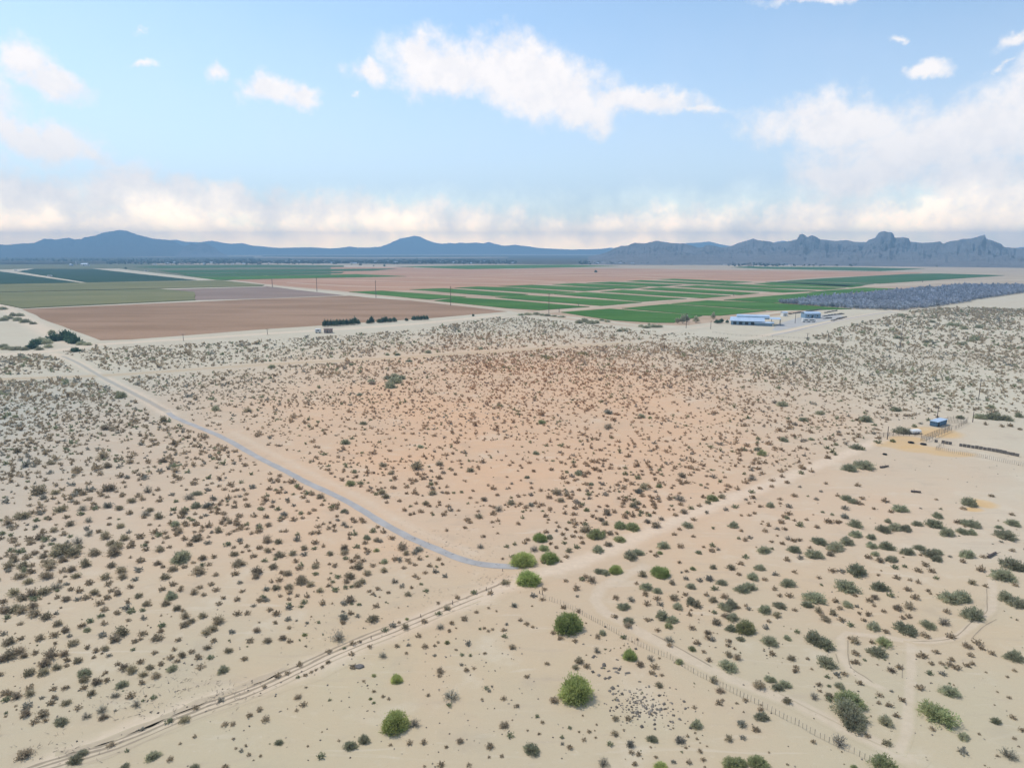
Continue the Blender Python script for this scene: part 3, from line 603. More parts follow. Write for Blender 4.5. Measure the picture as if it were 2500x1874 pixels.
# ------------------------------------------------------------------ what the photograph shows, tile by tile: x,y,width (tile px), letter = kind
TO = dict(A=(0,900),B=(0,1374),C=(650,900),D=(650,1374),E=(1250,900),F=(1250,1374),G=(1800,900),H=(1800,1374))
PLANTS = dict(
A='1660,295,80m 1905,305,80 1520,945,80m 1510,1040,90m 1390,1430,160m 1350,1185,80m 1350,1220,80 450,1060,120 185,1110,130 850,895,130 790,655,110 280,920,150 490,1370,150 560,1390,140 430,1400,130 730,1400,110 880,1400,120 375,1470,130 1110,1135,50 620,1108,60 1235,1380,80 1110,1350,60 1080,1465,75 1210,1485,75 855,1500,90 945,1540,100 1330,1520,90 1065,1540,70 1560,1445,80 1435,1195,55 1675,1098,60 1740,1140,80 1910,1045,60 2145,1320,80 2060,1310,90 1950,1430,70 1830,1480,120 1515,1550,120 1030,390,70 1260,380,80 810,440,90 130,620,80 260,740,50 385,790,60 660,1490,100 1615,1500,50 1740,600,45 1890,735,50 1250,690,90 830,735,80 1000,705,70 930,190,100m 400,710,80 580,765,70 90,725,60 770,800,60 980,830,50 1115,830,70 330,980,70 430,940,80 540,1180,90 60,1170,90 100,1220,60 270,1210,50 920,1200,80 950,1290,90 1000,1100,60 920,1060,80 840,1190,45 700,1250,50 410,1230,80 490,1260,70 90,1300,70 220,1300,70 850,1330,90 150,1395,80 60,1500,110 170,1500,110 190,1540,80 200,1440,80 600,930,90 640,950,70 780,960,60 1015,1000,90 1150,1075,80 1230,1005,60 1340,1070,60 1270,1255,50 1360,1270,50 1420,1300,60 1460,1345,60 1500,1250,40 1560,1210,50 1550,1240,50 1630,1255,35 1540,1275,40 1600,1330,60 1640,1035,45 1715,1010,35 1810,1050,60 1890,1000,40 2100,1050,50 2060,970,45 1850,975,40 1830,925,45 1730,920,45 1790,900,35 1960,1120,60 2050,1130,60 2160,1160,50 1865,1205,45 1905,1225,40 1805,1240,45 1750,1340,70 1850,1310,60 1905,1360,50 1920,1395,35 1810,1415,80 2000,1370,55 2110,1385,30 2040,1470,55 2100,1500,60 1650,1440,50',
B='685,140,75 830,152,65 725,210,90 905,215,85 1060,240,80 765,298,70 800,345,70 975,330,75 1130,300,80 1320,235,110m 1270,300,80 1100,355,50 775,395,65 905,375,55 695,438,60 670,503,65m 800,455,60 1105,415,55 990,430,50 500,503,90 450,450,90 550,600,110 300,565,90 940,515,120 885,570,110 785,545,70 1100,530,75 1220,555,110 1240,510,60 1040,592,60 1375,580,58 1245,190,65 1330,150,65 1495,215,75 1570,235,50 1665,195,60 1630,150,60 1540,175,60 1690,300,60 1720,260,45 1830,268,60 1850,140,50 1870,205,50 2030,250,55 1810,70,70 1665,75,60 1530,45,130 1980,40,120 1340,25,100 935,40,100 815,85,100 1040,115,60 1280,90,90 1430,450,100 1480,430,80 1560,395,80 1680,425,115 1500,440,60 1590,510,100 1640,490,90 1830,378,65 1910,378,55 2130,378,65 2080,345,50 1955,320,45 1790,520,60 1980,505,75 1925,588,65 2065,585,85 2185,570,60 1645,587,65 1590,635,80 1765,662,80 1885,725,65 1720,805,100m 1620,715,65 1530,715,70 1550,785,75 1480,672,60 1400,697,80 1315,715,65 1190,675,60 1325,800,85m 1240,770,55 1160,790,80 1080,750,65 1010,805,110 1095,840,90 1205,855,85 1095,912,60 935,920,100m 750,895,100 820,895,60 700,990,85 645,950,60 650,825,120m 590,740,85 720,720,40 740,660,65 675,640,55 840,703,50 905,770,50 490,685,90 380,690,140 350,750,120 340,820,110 435,790,90 210,830,110 70,690,140 140,660,120 20,720,110 60,590,120 35,980,80 225,950,70 225,990,90 410,960,60 500,948,70 125,1010,90 45,1040,70 320,1030,45 415,1025,50 390,1068,65 515,1060,90 605,1105,60 195,1140,110 330,1145,105 345,1200,60 470,1205,110m 780,1115,110g 665,1165,90g 1050,1075,90g 1005,1010,75 885,1005,85g 1180,1025,60 1510,1105,60g 1705,1040,65 1300,1205,75 1090,1272,50 1430,1185,110 850,1390,70 580,1500,110m 630,1450,90m 1175,1465,115m 960,1560,80m 1495,1560,80m 1735,1560,60 2150,1370,70m 1730,1235,60 1795,1232,48 1920,1165,60 2000,1122,55 2048,1190,75 2040,945,45 2140,858,55 260,375,110 350,395,110 110,330,130 160,350,110 40,350,110 240,215,120 320,200,130 170,250,110 100,210,110 215,125,95 350,75,130 575,80,95 160,80,110 460,135,45 515,152,50 600,265,60 510,260,90 440,255,50 985,290,50 1390,195,60 160,570,60 890,1130,30g 2010,1480,30 1860,1440,40 1920,1470,40 1800,1350,30 1500,1330,40 1390,1385,30 980,1440,40',
C='650,870,85l 600,1085,60m 775,1290,70m 1040,1360,100 1080,1410,70 910,1475,65m 205,1410,80 90,1330,75 415,970,80 195,860,65 100,815,55 745,1165,60 905,1245,55 965,1290,65 1190,590,55m 610,555,75m 750,410,60m 1000,70,120m 955,115,100m 815,100,65 720,190,50m 920,970,80 1230,1025,70 1065,1080,50 1750,910,60 640,320,50 30,800,40 85,850,50 140,865,35 320,945,60 285,980,55 240,905,40l 165,1000,45 95,940,60 150,945,40 205,960,35 50,1050,45 10,970,40 320,1015,40 430,1040,40 520,1040,50 555,1040,40 545,1130,35 215,1150,60 110,1140,40 110,1160,45 265,1105,50 330,1105,45 440,1190,35 490,1180,35 525,1200,50 480,1220,50 620,1210,40 680,1260,60 640,1270,40 820,1240,60 860,1210,45 150,1240,50 240,1270,45 235,1305,65 400,1250,60 525,1240,45 375,1330,60 290,1370,70 290,1420,60 370,1375,50 440,1360,40 600,1370,80 700,1360,60 490,1415,70 850,1390,50l 700,1440,60 660,1470,60 745,1470,50 780,1420,35 720,1490,50 820,1505,55 370,1510,80 390,1490,50 530,1505,60 270,1505,50 50,1510,90 170,1560,90 225,1470,60 990,1455,65 1025,1465,60 1090,1465,55 1110,1490,40 1145,1500,45 1180,1455,50 1260,1510,50 1330,1460,45 1360,1500,35 1240,1440,30 1055,1525,50 850,1305,70 880,1320,50',
D='995,1190,215p 1145,1220,105g 1005,875,98p 2020,85,180p 1425,1000,150g 2050,1410,140m 1340,820,80 1335,860,45 900,700,88g 645,1390,110m 755,1345,100m 1830,1235,95 1725,1400,85 1500,1355,75 1885,1320,62 1215,1370,60 1345,1545,70 420,1480,70 93,1370,70 237,1020,75 285,1080,60 480,670,60 665,790,60 797,635,55 665,610,60 660,690,55 1070,480,75 1085,425,35l 1340,480,80g 1225,630,60 1560,610,62g 1900,635,75 1395,605,45l 1300,628,35 1430,455,45 1410,515,40 1175,550,55g 1098,625,40 1010,630,50 1080,687,38 1300,703,38 1510,698,42 1575,705,35 1685,688,38 1835,505,50 1838,555,55 1910,310,70g 1960,430,45 2008,460,50 2055,485,35 1525,420,60g 1395,335,75 1325,380,55 1600,215,60 1475,258,50 1725,225,50 1850,130,90 1950,150,45 1325,300,42 915,505,55 975,470,60 1025,450,35 1220,440,60 1090,225,70 990,130,70g 1045,170,50 850,315,65 860,188,50 650,375,55 705,398,52 435,300,60 645,270,100 600,300,60 530,195,65 410,200,70 700,150,90 740,130,70 640,80,110 780,60,90 270,120,120 340,150,80 170,335,60 75,378,70 165,422,60 70,448,50 25,345,60 175,490,45 295,545,45l 130,565,75 180,590,55 20,592,60 258,775,55 88,860,60 160,840,50 245,870,40 300,855,45 345,835,35 385,815,35 430,795,40 475,755,50 1545,815,50 1605,803,35 1505,775,38 1465,662,28 830,982,35 900,1020,38 945,1040,35g 1250,1010,42 1410,1085,60 1665,1045,28 1830,1035,50g 1930,1090,55 2010,865,50g 2165,765,50 1700,955,45 1740,945,30 1720,980,35 2200,1045,60 2090,1170,42 2130,1220,35 2110,1312,32 1105,1375,60g 960,1395,35 1390,1410,38 1565,1550,50 1815,1480,40 1720,1490,30 235,1130,35g 490,1050,32 830,860,38l 750,903,32 830,1070,30l 803,1040,30l 560,1363,28 2015,1285,25 1220,1560,30 2145,190,50 2065,235,60g 2130,270,50 1630,80,0 380,70,60 270,100,80 100,120,60 40,135,40 80,170,90 175,170,90 180,215,60 120,60,60 180,60,60 240,240,45 315,245,50 105,245,40 175,270,45 290,290,60 180,315,60 315,455,35 405,448,40 590,365,35 715,310,45 660,310,30 840,245,30 795,207,45 940,220,40 485,115,40 620,130,70 610,180,50 655,175,40 710,170,40 1120,180,40 1195,155,35 1145,90,50 1175,110,35 1060,25,50 1225,65,45 1260,20,50 1380,90,50 910,45,70 2200,525,40 1855,465,35 1620,370,40 1715,340,30 1775,365,25 1650,500,30 1680,495,35 1715,515,35 1745,505,30 720,600,40 600,650,35 305,635,30 305,952,28 1545,580,0',
F='495,935,262p 430,432,215p 1150,45,140p 800,30,108p 910,690,115p 895,430,100m 895,470,80 860,320,100m 1160,385,120m 1235,420,100m 1210,475,70l 1280,320,90m 1385,280,100m 1430,310,90 1255,245,100 1380,165,80m 1860,90,100m 1620,135,85m 1780,180,120m 1840,165,110m 1690,300,120m 1650,320,110m 1950,340,110m 2070,310,100m 2045,383,85 1805,470,165d 1990,580,130m 1700,400,110m 1640,390,80 1690,490,90m 1570,440,90 1670,770,145m 1670,690,80 1740,715,80 1215,575,95g 1215,625,50 1430,600,70g 1515,520,75 1510,560,70 1545,580,55 1670,590,55 1670,625,50 1765,575,65m 1390,490,60g 2125,565,70m 2010,690,60 2150,720,80 2200,520,50 2190,820,60 2190,790,50 1390,650,65l 1520,735,60g 1070,725,75g 990,765,85 1100,785,70 1080,835,55g 1155,855,40g 1135,930,80 1290,750,65l 1555,890,85 1600,965,85 1600,1060,70 1800,1045,55 1910,925,120 1990,880,90m 2050,940,100m 2110,920,100m 2125,1050,90 1930,1165,110m 1920,1115,60g 1775,1225,95g 1885,1270,75g 1675,1335,90 1780,1335,60g 1425,1230,105m 1305,1345,105g 1085,1340,85m 795,1305,75 800,1185,75 895,1190,60 915,1385,85g 755,1385,60 710,1520,120g 920,1450,55 975,1465,50 945,1540,50g 1245,1522,50 1365,1525,55 1475,1505,50 1450,1440,50 1150,1560,125p 1700,1530,150d 1760,1520,110d 1900,1510,150d 325,1040,90 30,1090,55 445,1410,55 445,1262,40g 595,1290,42 555,1355,45 385,1335,40 515,735,90 490,785,75 575,785,60g 268,768,50 110,865,45g 700,525,70m 660,560,55 655,665,75g 485,592,50 375,570,55 315,528,50 860,562,55 515,360,50 400,328,55 800,255,65 920,270,80g 900,260,60 1028,230,60 1035,165,105m 1120,200,80m 1120,262,60 1140,300,65 1045,305,60g 1235,140,70 1010,75,80 495,185,65g 610,115,90 570,90,60 540,110,60g 415,125,50 670,50,80m 720,60,80m 165,235,65g 250,190,45 235,275,45 1480,675,45 1410,1105,40 1370,385,50g 790,400,60g 1045,425,60g 1080,430,30 1560,370,50 1340,110,50 1450,120,60 1525,105,90g 1340,230,50 1550,270,90 1500,235,50 1640,245,70 1565,185,60g 1395,35,50l 1310,65,30 1345,55,40 1550,20,70 1690,20,90 1750,75,50g 1950,115,50 2035,75,60 2130,135,115m 2180,60,50 2025,190,50 2065,240,50g 2140,240,60 2180,350,50 1750,335,40 1825,345,45 1980,440,45 1960,485,60 960,150,40 505,250,30 800,1045,30 195,1170,42 235,1220,35 210,1310,32 645,1340,25 1160,1070,0',
H='870,1020,210d 860,1090,250m 900,1180,220m 790,930,90m 1505,1110,210l 1590,1150,230l 1150,1200,120m 1640,960,150m 1130,1520,215l 790,1355,145g 1165,1370,95 1135,590,130l 1085,665,140m 1310,480,165m 1055,470,115m 1475,455,120m 1595,440,105g 1650,240,170m 1745,235,150m 1820,365,180m 2080,240,140m 2160,285,140m 2050,65,180m 845,150,180m 1100,160,130m 925,30,160m 605,240,165m 545,305,95m 690,745,145m 600,560,170m 680,600,150m 2145,695,150m 2095,1450,145g 1745,1320,100m 2000,1205,85m 1505,1265,60g 1005,1325,50g 1175,1085,65 1230,1168,60 1270,1042,60 1100,1005,60 1090,1070,40g 940,912,60g 825,842,60 695,870,45g 890,755,50 925,755,60 915,685,65 910,580,100 865,570,40 1040,598,50 1185,805,80 1250,790,65 1410,948,75 1435,700,75 1395,710,40 1500,765,50 1485,835,65 1580,765,50 1640,770,70 1690,790,80 1655,730,60 1770,775,60 1815,765,50 1585,840,65g 1530,672,60 1455,545,75 1645,548,80 1780,625,90 1855,600,75 1890,645,55 1800,698,60 1960,682,60 875,465,60 940,378,45 1015,385,60 975,430,50 855,305,90m 790,335,60g 925,325,40g 740,370,80 800,420,70 690,420,85 660,395,60 630,355,75 1240,335,85 1330,318,105 1370,250,75 1315,188,70 1475,205,45 1185,235,65 1065,250,80 1020,275,70 1055,320,40 1150,518,60 1275,410,50 1325,400,60 1130,362,45 1615,362,60 1535,105,50 1395,138,50 1400,45,70 1215,25,60 1500,50,60 1445,15,50 1330,122,40 1235,100,60 1810,135,80 1880,35,80 1915,170,45 2145,160,50 735,45,70 805,48,70 595,1015,90g 715,1010,80 705,1040,60 630,925,60 635,975,40 710,940,40g 2130,1180,60 2200,1275,60 585,1370,45 2010,1480,35 2098,1030,35 1190,980,35g 1490,230,30 650,160,35 910,240,45g 760,280,60g 630,105,40g 1090,85,35 905,1565,60l 2140,820,40',
G='985,720,150m 870,750,110m 920,590,90m 965,610,50 1085,555,60 1090,525,50 1200,550,45l 1275,455,130m 990,375,100m 345,260,85m 360,535,75m 190,640,80l 150,610,60m 255,1040,75m 440,965,60 610,997,42 845,980,95m 900,1010,80m 940,1020,70 965,990,50g 775,970,40g 1140,1005,70 1255,1062,110m 1190,1090,50 830,1062,65 830,1128,75g 700,1165,70g 765,1170,60 915,1180,110m 480,1192,65g 615,1210,50 1130,1220,110m 1220,1200,120m 1305,1215,95m 1165,1165,60m 1390,1180,80m 1520,1175,130m 1550,1120,85m 1620,1245,115m 1780,1170,110m 1840,1190,100m 1740,1240,90m 1810,1250,80m 1695,1170,60 1795,1010,130m 1745,1065,55 2080,1260,150m 2130,1170,110m 2020,1210,60m 700,670,60 500,750,70 495,795,50 575,780,50 345,820,50 385,865,50 270,850,50 265,900,40 175,910,50 65,860,65 195,795,50 110,770,50 110,940,50 120,985,60g 65,1000,40 400,1050,60 395,1105,60 340,1170,60 350,1335,50 440,1375,105m 205,1380,105m 590,1410,130m 640,1310,120m 760,1350,140m 850,1310,120m 1040,1345,95m 1035,1280,85m 1155,1350,115m 915,1260,100m 720,1415,75 1310,1390,110m 1410,1365,90m 1500,1410,120m 1550,1400,80m 1540,1445,100m 1190,1450,100m 1065,1415,70m 1100,1465,80 1770,1410,120m 1740,1475,50 2130,1480,180m 2120,1390,50g 1960,970,50 930,890,50g 645,940,30 685,878,35 480,905,30 1535,1000,35 1415,1070,25 1570,1075,30 1055,1072,35 175,1520,85m 1960,285,65m 1870,355,90m 1985,350,125m 2080,370,90m 2175,350,70m 1720,365,60m 1640,280,40 1915,420,40 2040,435,40 2105,430,50 2180,458,40 1475,385,50 1545,365,35 1340,350,50 1300,350,50 1365,435,45 1415,415,35 1060,425,45 1220,300,80m 505,380,70m 445,420,50 575,415,45 640,330,70m 400,400,55 400,450,50 320,460,60 490,430,40 435,510,45 505,550,45 570,535,45m 680,535,35m 935,515,45 895,495,35 790,500,45 760,575,45 780,480,40 570,480,45 160,530,50 120,720,50 145,690,50 170,720,45 215,715,45 75,580,60 240,565,60 290,600,50 340,610,50 485,600,45 535,610,45 690,600,50 20,615,60 50,610,55 755,650,45 560,720,35 1010,1440,60 990,1440,45 560,1370,40 270,1380,35 100,1290,50 60,1310,50 310,1225,45 365,1225,50 240,1195,50 215,1240,50g 180,1050,50 325,995,45 330,1030,35 95,1120,40 135,1105,40 30,1125,30 345,1140,50 385,1140,50 535,1155,40g 440,1160,40 485,1310,50 440,1310,60 265,1325,40 355,1330,40 65,1440,60 30,1490,60 385,1460,60 485,1445,60g 1415,1430,30 1900,1440,50 1885,1530,70 1640,1440,35 1220,1520,60 1290,1515,45 1450,1500,60',
E='290,1430,140p 245,1370,80d 215,1285,105p 290,1285,65m 85,1435,185p 650,1255,135d 835,1190,105d 930,1200,115d 665,1375,105m 830,1300,90d 755,1255,70 750,1340,80 545,1330,50 915,1420,120m 970,1400,90m 1165,1345,105m 1300,1355,65 1440,1405,55m 1250,1265,50 1355,1190,90m 1400,1150,55 1110,1190,95 1260,1115,55 1325,1090,80 1545,980,95d 1620,975,70 1510,1020,60 1710,1190,90m 1855,980,60 1725,1050,60 1650,1075,50 1500,1100,45 1550,1220,40 1400,1285,40 1990,1040,75m 1945,1380,105m 2185,1370,100m 1800,1445,50 510,790,80m 115,828,45m 185,640,60m 230,400,70l 740,320,85g 1000,355,65m 1065,370,35l 780,380,60 740,430,90 980,935,75g 1135,895,55l 610,880,50m 640,760,65 585,735,50 1310,810,80 1290,850,50 1350,865,60 1375,750,60 1850,770,50 1930,795,50m 1850,815,40 1800,865,60 1740,915,50 1910,915,40 2085,820,50 575,1080,50l 870,1130,60 890,1100,50 690,1150,70 715,1180,70 570,1190,50 600,990,45 595,955,55 450,980,60 1080,1010,50 940,1040,80 1150,1150,50g 1210,1080,30 1245,1080,30 1380,1065,50 1040,1105,40 985,1120,40 960,1060,50 1105,1060,45 1445,1045,50 1300,1035,50 1070,1400,35 1110,1430,50 1140,1410,50l 1290,1485,40 1290,1230,40 1545,1350,60 1540,1390,60 1590,1385,40 1480,1365,35 1830,1030,35 1850,950,45 2100,1130,50 2130,1060,60 2130,1100,50 1975,1195,45 2045,1225,40g 2105,1225,45 1950,1240,40g 1840,1290,45 1800,1310,40 1750,1300,35 2000,1325,30 2090,1335,45 2130,1300,50 1770,1240,40 480,1210,40 360,1210,40 390,1265,50 470,1280,50 410,1300,40 400,1330,50 340,1370,40 120,1310,40 20,1345,40 420,1230,40 490,1250,35 440,1390,70 420,1440,50 240,1480,50 380,1480,30 530,1290,50 650,1300,40 300,1340,40',
)
KIND = {'': 'cr', 'm': 'mq', 'p': 'pv', 'd': 'pvd', 'g': 'gr', 'l': 'lime'}
hand = []
for k, s in PLANTS.items():
    for it in s.split():
        a = it.split(','); w = a[2]; kd = ''
        if w[-1].isalpha(): kd = w[-1]; w = w[:-1]
        w = float(w)/3.16
        if w < 3: continue
        x = TO[k][0]+float(a[0])/3.16; y = TO[k][1]+float(a[1])/3.16; kind = KIND[kd]
        p = G(x, y); dist = PX(p)[2]; wm = w*dist/F; hr = .5 if kind in ('pv',) else .32
        p = G(x, y, wm*.30 if kind != 'pv' else wm*.36)
        p.z = 0; hand.append((x, y, p, wm, kind))
# drop doubles seen in two overlapping tiles
hand.sort(key=lambda h: -h[3]); keep = []
for h in hand:
    if all(abs(h[0]-k[0]) > 7 or abs(h[1]-k[1]) > 5 or (k[4] == h[4] == 'p') for k in keep): keep.append(h)
hand = keep

# ------------------------------------------------------------------ scattered scrub, by region of the desert
def inpoly(P, X, Y):
    r = np.zeros(len(X), bool); n = len(P)
    for i in range(n):
        x1, y1 = P[i]; x2, y2 = P[(i+1) % n]
        c = ((y1 > Y) != (y2 > Y)) & (X < (x2-x1)*(Y-y1)/(y2-y1+1e-12)+x1); r ^= c
    return r
def linedist(A, X, Y):
    d = np.full(len(X), 1e9)
    for i in range(len(A)-1):
        a = A[i]; b = A[i+1]; v = b-a; L = (v*v).sum()+1e-9
        t = np.clip(((X-a[0])*v[0]+(Y-a[1])*v[1])/L, 0, 1); d = np.minimum(d, np.hypot(X-a[0]-t*v[0], Y-a[1]-t*v[1]))
    return d
LINES2 = [(A[::3] if len(A) > 60 else A, w) for A, w in LINES]
REG = [ # polygon in photograph px, shrubs per m2, mean width, patchiness
 ([(275,925),(430,1010),(760,1175),(1070,1330),(1230,1368),(1440,1335),(1720,1220),(2000,1118),(2150,1062),(2160,1030),(2290,1015),(2500,1020),(2620,1030),(2620,880),(2200,852),(1900,832),(1700,822),(1480,843),(1240,860),(620,899)], .19, 1.15, .6),
 ([(190,852),(640,832),(1000,808),(1240,770),(1420,790),(1560,806),(1700,815),(1560,832),(1240,851),(620,887),(255,912),(200,880)], .14, 1.35, .45),
 ([(-300,940),(215,925),(440,1035),(750,1197),(1000,1325),(1200,1395),(1150,1440),(950,1525),(800,1580),(600,1670),(450,1730),(100,1860),(-300,2000)], .10, 1.3, .6),
 ([(-300,935),(225,925),(440,1030),(640,1135),(400,1160),(100,1180),(-300,1200)], .22, 1.6, .45),
 ([(-300,870),(170,858),(235,908),(-300,925)], .2, 1.7, .4),
 ([(1960,830),(2050,800),(2180,770),(2240,757),(2500,752),(2800,757),(2800,900),(2500,870),(2200,850)], .095, 1.8, .9),
 ([(2215,762),(2300,751),(2420,752),(2600,765),(2600,775),(2400,772)], .14, 1.9, .4),
 ([(1320,1420),(1440,1390),(1720,1262),(1900,1200),(2010,1205),(2180,1260),(2650,1250),(2650,2000),(2250,1950),(1700,1620),(1500,1510)], .022, .75, .8),
 ([(700,1680),(950,1570),(1250,1445),(1470,1500),(1800,1690),(2200,1900),(2150,2100),(-100,2100),(250,1860)], .030, .45, .9),
 ([(1330,1760),(1560,1680),(1700,1720),(1800,1900),(1400,1900)], .10, .40, .8),
 ([(1000,1660),(1400,1600),(1400,1740),(1080,1720)], .07, .35, .8),
 ([(275,925),(360,965),(900,1000),(1700,990),(2290,985),(2620,1000),(2620,870),(2200,852),(1900,832),(1700,822),(1480,843),(1240,860),(620,899)], .07, 1.2, .8),
 ([(-300,940),(215,925),(440,1035),(600,1120),(500,1450),(-300,1650)], .09, 1.7, .7),
 ([(-150,1310),(120,1290),(200,1400),(120,1560),(60,1700),(-150,1760)], .10, 2.0, .6),
 ([(-150,1480),(700,1440),(1200,1440),(2000,1440),(2650,1400),(2650,2050),(-200,2050)], .07, .36, .9),
 ([(1250,860),(1560,842),(1700,850),(1640,925),(1250,935)], .05, 1.4, .5),
]
allx = []; ally = []; allw = []
HX = np.array([h[2].x for h in hand]); HY = np.array([h[2].y for h in hand]); HW = np.array([h[3] for h in hand])
for poly, dens, mw, pat in REG:
    wp = [(G(x, y).x, G(x, y).y) for x, y in poly]; xs = [p[0] for p in wp]; ys = [p[1] for p in wp]
    area = (max(xs)-min(xs))*(max(ys)-min(ys)); n = int(area*dens)
    X = RNG.uniform(min(xs), max(xs), n); Y = RNG.uniform(min(ys), max(ys), n)
    ok = inpoly(wp, X, Y); X = X[ok]; Y = Y[ok]
    q = fbm(X/22+50, Y/30+9, 4); pr = np.clip(.75+pat*3.2*(q-.5), .08, 1); ok = RNG.random(len(X)) < pr; X = X[ok]; Y = Y[ok]
    for A, wd in LINES2:
        ok = linedist(A, X, Y) > wd*(1+.25*RNG.random(len(X))); X = X[ok]; Y = Y[ok]
    w = mw*np.exp(RNG.normal(0, .42, len(X)))
    allx.append(X); ally.append(Y); allw.append(w)
SX = np.concatenate(allx); SY = np.concatenate(ally); SW = np.concatenate(allw)
# keep clear of hand-placed plants and of each other (hash grid)
grid = {}
for i in range(len(HX)): grid.setdefault((int(HX[i]//3), int(HY[i]//3)), []).append((HX[i], HY[i], HW[i]))
ok = np.zeros(len(SX), bool)
for i in range(len(SX)):
    x, y, w = SX[i], SY[i], SW[i]; c = (int(x//3), int(y//3)); good = True
    for a in (-1, 0, 1):
        for b in (-1, 0, 1):
            for (u, v, z) in grid.get((c[0]+a, c[1]+b), ()):
                if (u-x)**2+(v-y)**2 < (.36*(w+z))**2: good = False; break
            if not good: break
        if not good: break
    if good: ok[i] = True; grid.setdefault(c, []).append((x, y, w))
# hand-placed areas are already complete close to the camera: thin the random ones there
dd = np.hypot(SX, SY); near = (SW > .6) & (dd < 150); ok &= ~(near & (RNG.random(len(SX)) < .5))
corr = [(G(x, y).x, G(x, y).y) for x, y in ((2150,1085),(2205,1062),(2290,1030),(2330,1012),(2700,1015),(2700,1190),(2500,1195),(2350,1215),(2200,1200),(2060,1150))]
ok &= ~(inpoly(corr, SX, SY))
SX, SY, SW = SX[ok], SY[ok], SW[ok]
print('scattered', len(SX), 'hand', len(hand))

# ------------------------------------------------------------------ landmarks to name shrubs by
LM = [('the round bright green tree', 1407,1672),('the bright green tree by the paved bend', 1289,1398),('the lone green tree with grey companion', 968,1750),('the wide green tree below the track fork', 1386,1510),
 ('the bright green pair beside the road', 1330,1350),('the small lime green tree left of centre', 968,1651),('the green tree beside the side track', 1538,1590),('the wispy blue grey bush', 1101,1690),
 ('the yellow green spreading tree', 2290,1732),('the dark sprawling mesquite', 2075,1715),('the cut off green tree at the bottom edge', 2157,1855),('the orange ground at the corral', 2200,1090),('the yellow soil spill', 2400,1228),
 ('the twin mesquites on open sand', 2100,1132),('the middle of the paved lane', 868,1235),('the upper end of the paved lane', 430,1020),('the dark tangled brush at bottom left', 90,1600),('the fork of the worn paths', 2222,1566),
 ('the loop of the worn path', 2070,1600),('the stony debris patch', 1560,1720),('the olive roadside clump', 1745,1212),('the lower left end of the ruts', 200,1840),('the long row of roadside ruts', 700,1650),('the bend of the paved lane', 1109,1359),
 ('the tall green roadside tree', 1503,1384),('the upper loop of the looping path', 2417,1400),('the bottom left corner', 60,1860),('the bottom right corner', 2470,1850),('the left edge of the dense scrub', 20,1200),('the blue roofed container', 2290,1033),
 ('the olive shrub cluster right of centre', 1900,1320),('the green thicket', 1620,1500)]
def direction(dx, dy):
    if abs(dx) > abs(dy)*1.1: return 'right of' if dx > 0 else 'left of'
    return 'in front of' if dy > 0 else 'behind'
ORD = ['nearest','second','third','fourth','fifth','sixth','seventh','eighth','ninth','tenth','eleventh','twelfth','thirteenth','fourteenth','fifteenth','sixteenth','seventeenth','eighteenth','nineteenth','twentieth']
def relabel(items, noun):
    """items: list of (obj, x, y, adjective); labels by look, then by rank of distance from the nearest landmark"""
    cell = {}
    for it in items:
        d = [(math.hypot(it[1]-l[1], it[2]-l[2]), j) for j, l in enumerate(LM)]; dist, j = min(d)
        cell.setdefault((j, direction(it[1]-LM[j][1], it[2]-LM[j][2]), it[3]), []).append((dist, it))
    for (j, dr, adj), L in cell.items():
        L.sort(key=lambda q: q[0])
        for k, (dd_, it) in enumerate(L):
            it[0]['label'] = f"{adj} {noun}, {ORD[k] if k < 20 else 'farther'} {'' if k < 20 else 'one '}{dr} {LM[j][0]}".replace('  ', ' ')

# ------------------------------------------------------------------ trees and large shrubs
rr = random.Random(5)
PVL = [ # unique labels for the green trees, by photograph position
 (1407,1670,'large round bright green palo verde standing alone near the bottom'),(965,1750,'bright green palo verde with a grey shrub leaning on its right side'),(968,1651,'small lime green palo verde on open sand above the lone large one'),
 (1289,1401,'bright green palo verde at the end of the paved lane'),(1386,1511,'wide domed green palo verde below the track fork'),(1614,1388,'green palo verde right of the side track mouth'),(1503,1384,'tall narrow green palo verde on the near side of the road'),
 (1538,1592,'bright green palo verde beside the wire fence'),(1614,1868,'green palo verde cut off by the bottom edge, left of the paler group'),(1342,1352,'green palo verde on the right of the pair above the lane end'),(1318,1307,'small bright green palo verde behind the pair above the lane end'),(1277,1354,'broad green palo verde on the left of the pair above the lane end'),
 (1327,1333,'dull green palo verde between the pair and the small one behind'),(1456,1297,'olive green palo verde, leftmost of the roadside group'),(1514,1276,'dull green palo verde in the middle of the roadside group'),(1544,1280,'pale green palo verde at the right of the roadside group'),(1513,1311,'low olive palo verde in front of the roadside group'),
 (1739,1210,'olive palo verde beside the road far right of the group'),(1821,1523,'dull green palo verde in the thicket beyond the side track'),(1788,1858,'dull green palo verde cut off at the bottom, left one of the joined group'),(1807,1855,'dull green palo verde cut off at the bottom, middle of the joined group'),(1851,1852,'yellow green palo verde cut off at the bottom, right one of the joined group'),(2075,1697,'tall dull green crown at the back of the dark sprawling mesquite')]
NAME = dict(pv='palo_verde_tree', pvd='palo_verde_tree', mq='mesquite_tree', lime='palo_verde_shrub')
mqs = []; limes = []; smalls = []
MESH['lime'] = [pm('crown', dome(260+i, 1700, .06, .46, 110, .12, .15), [M_pvd]) for i in range(3)]
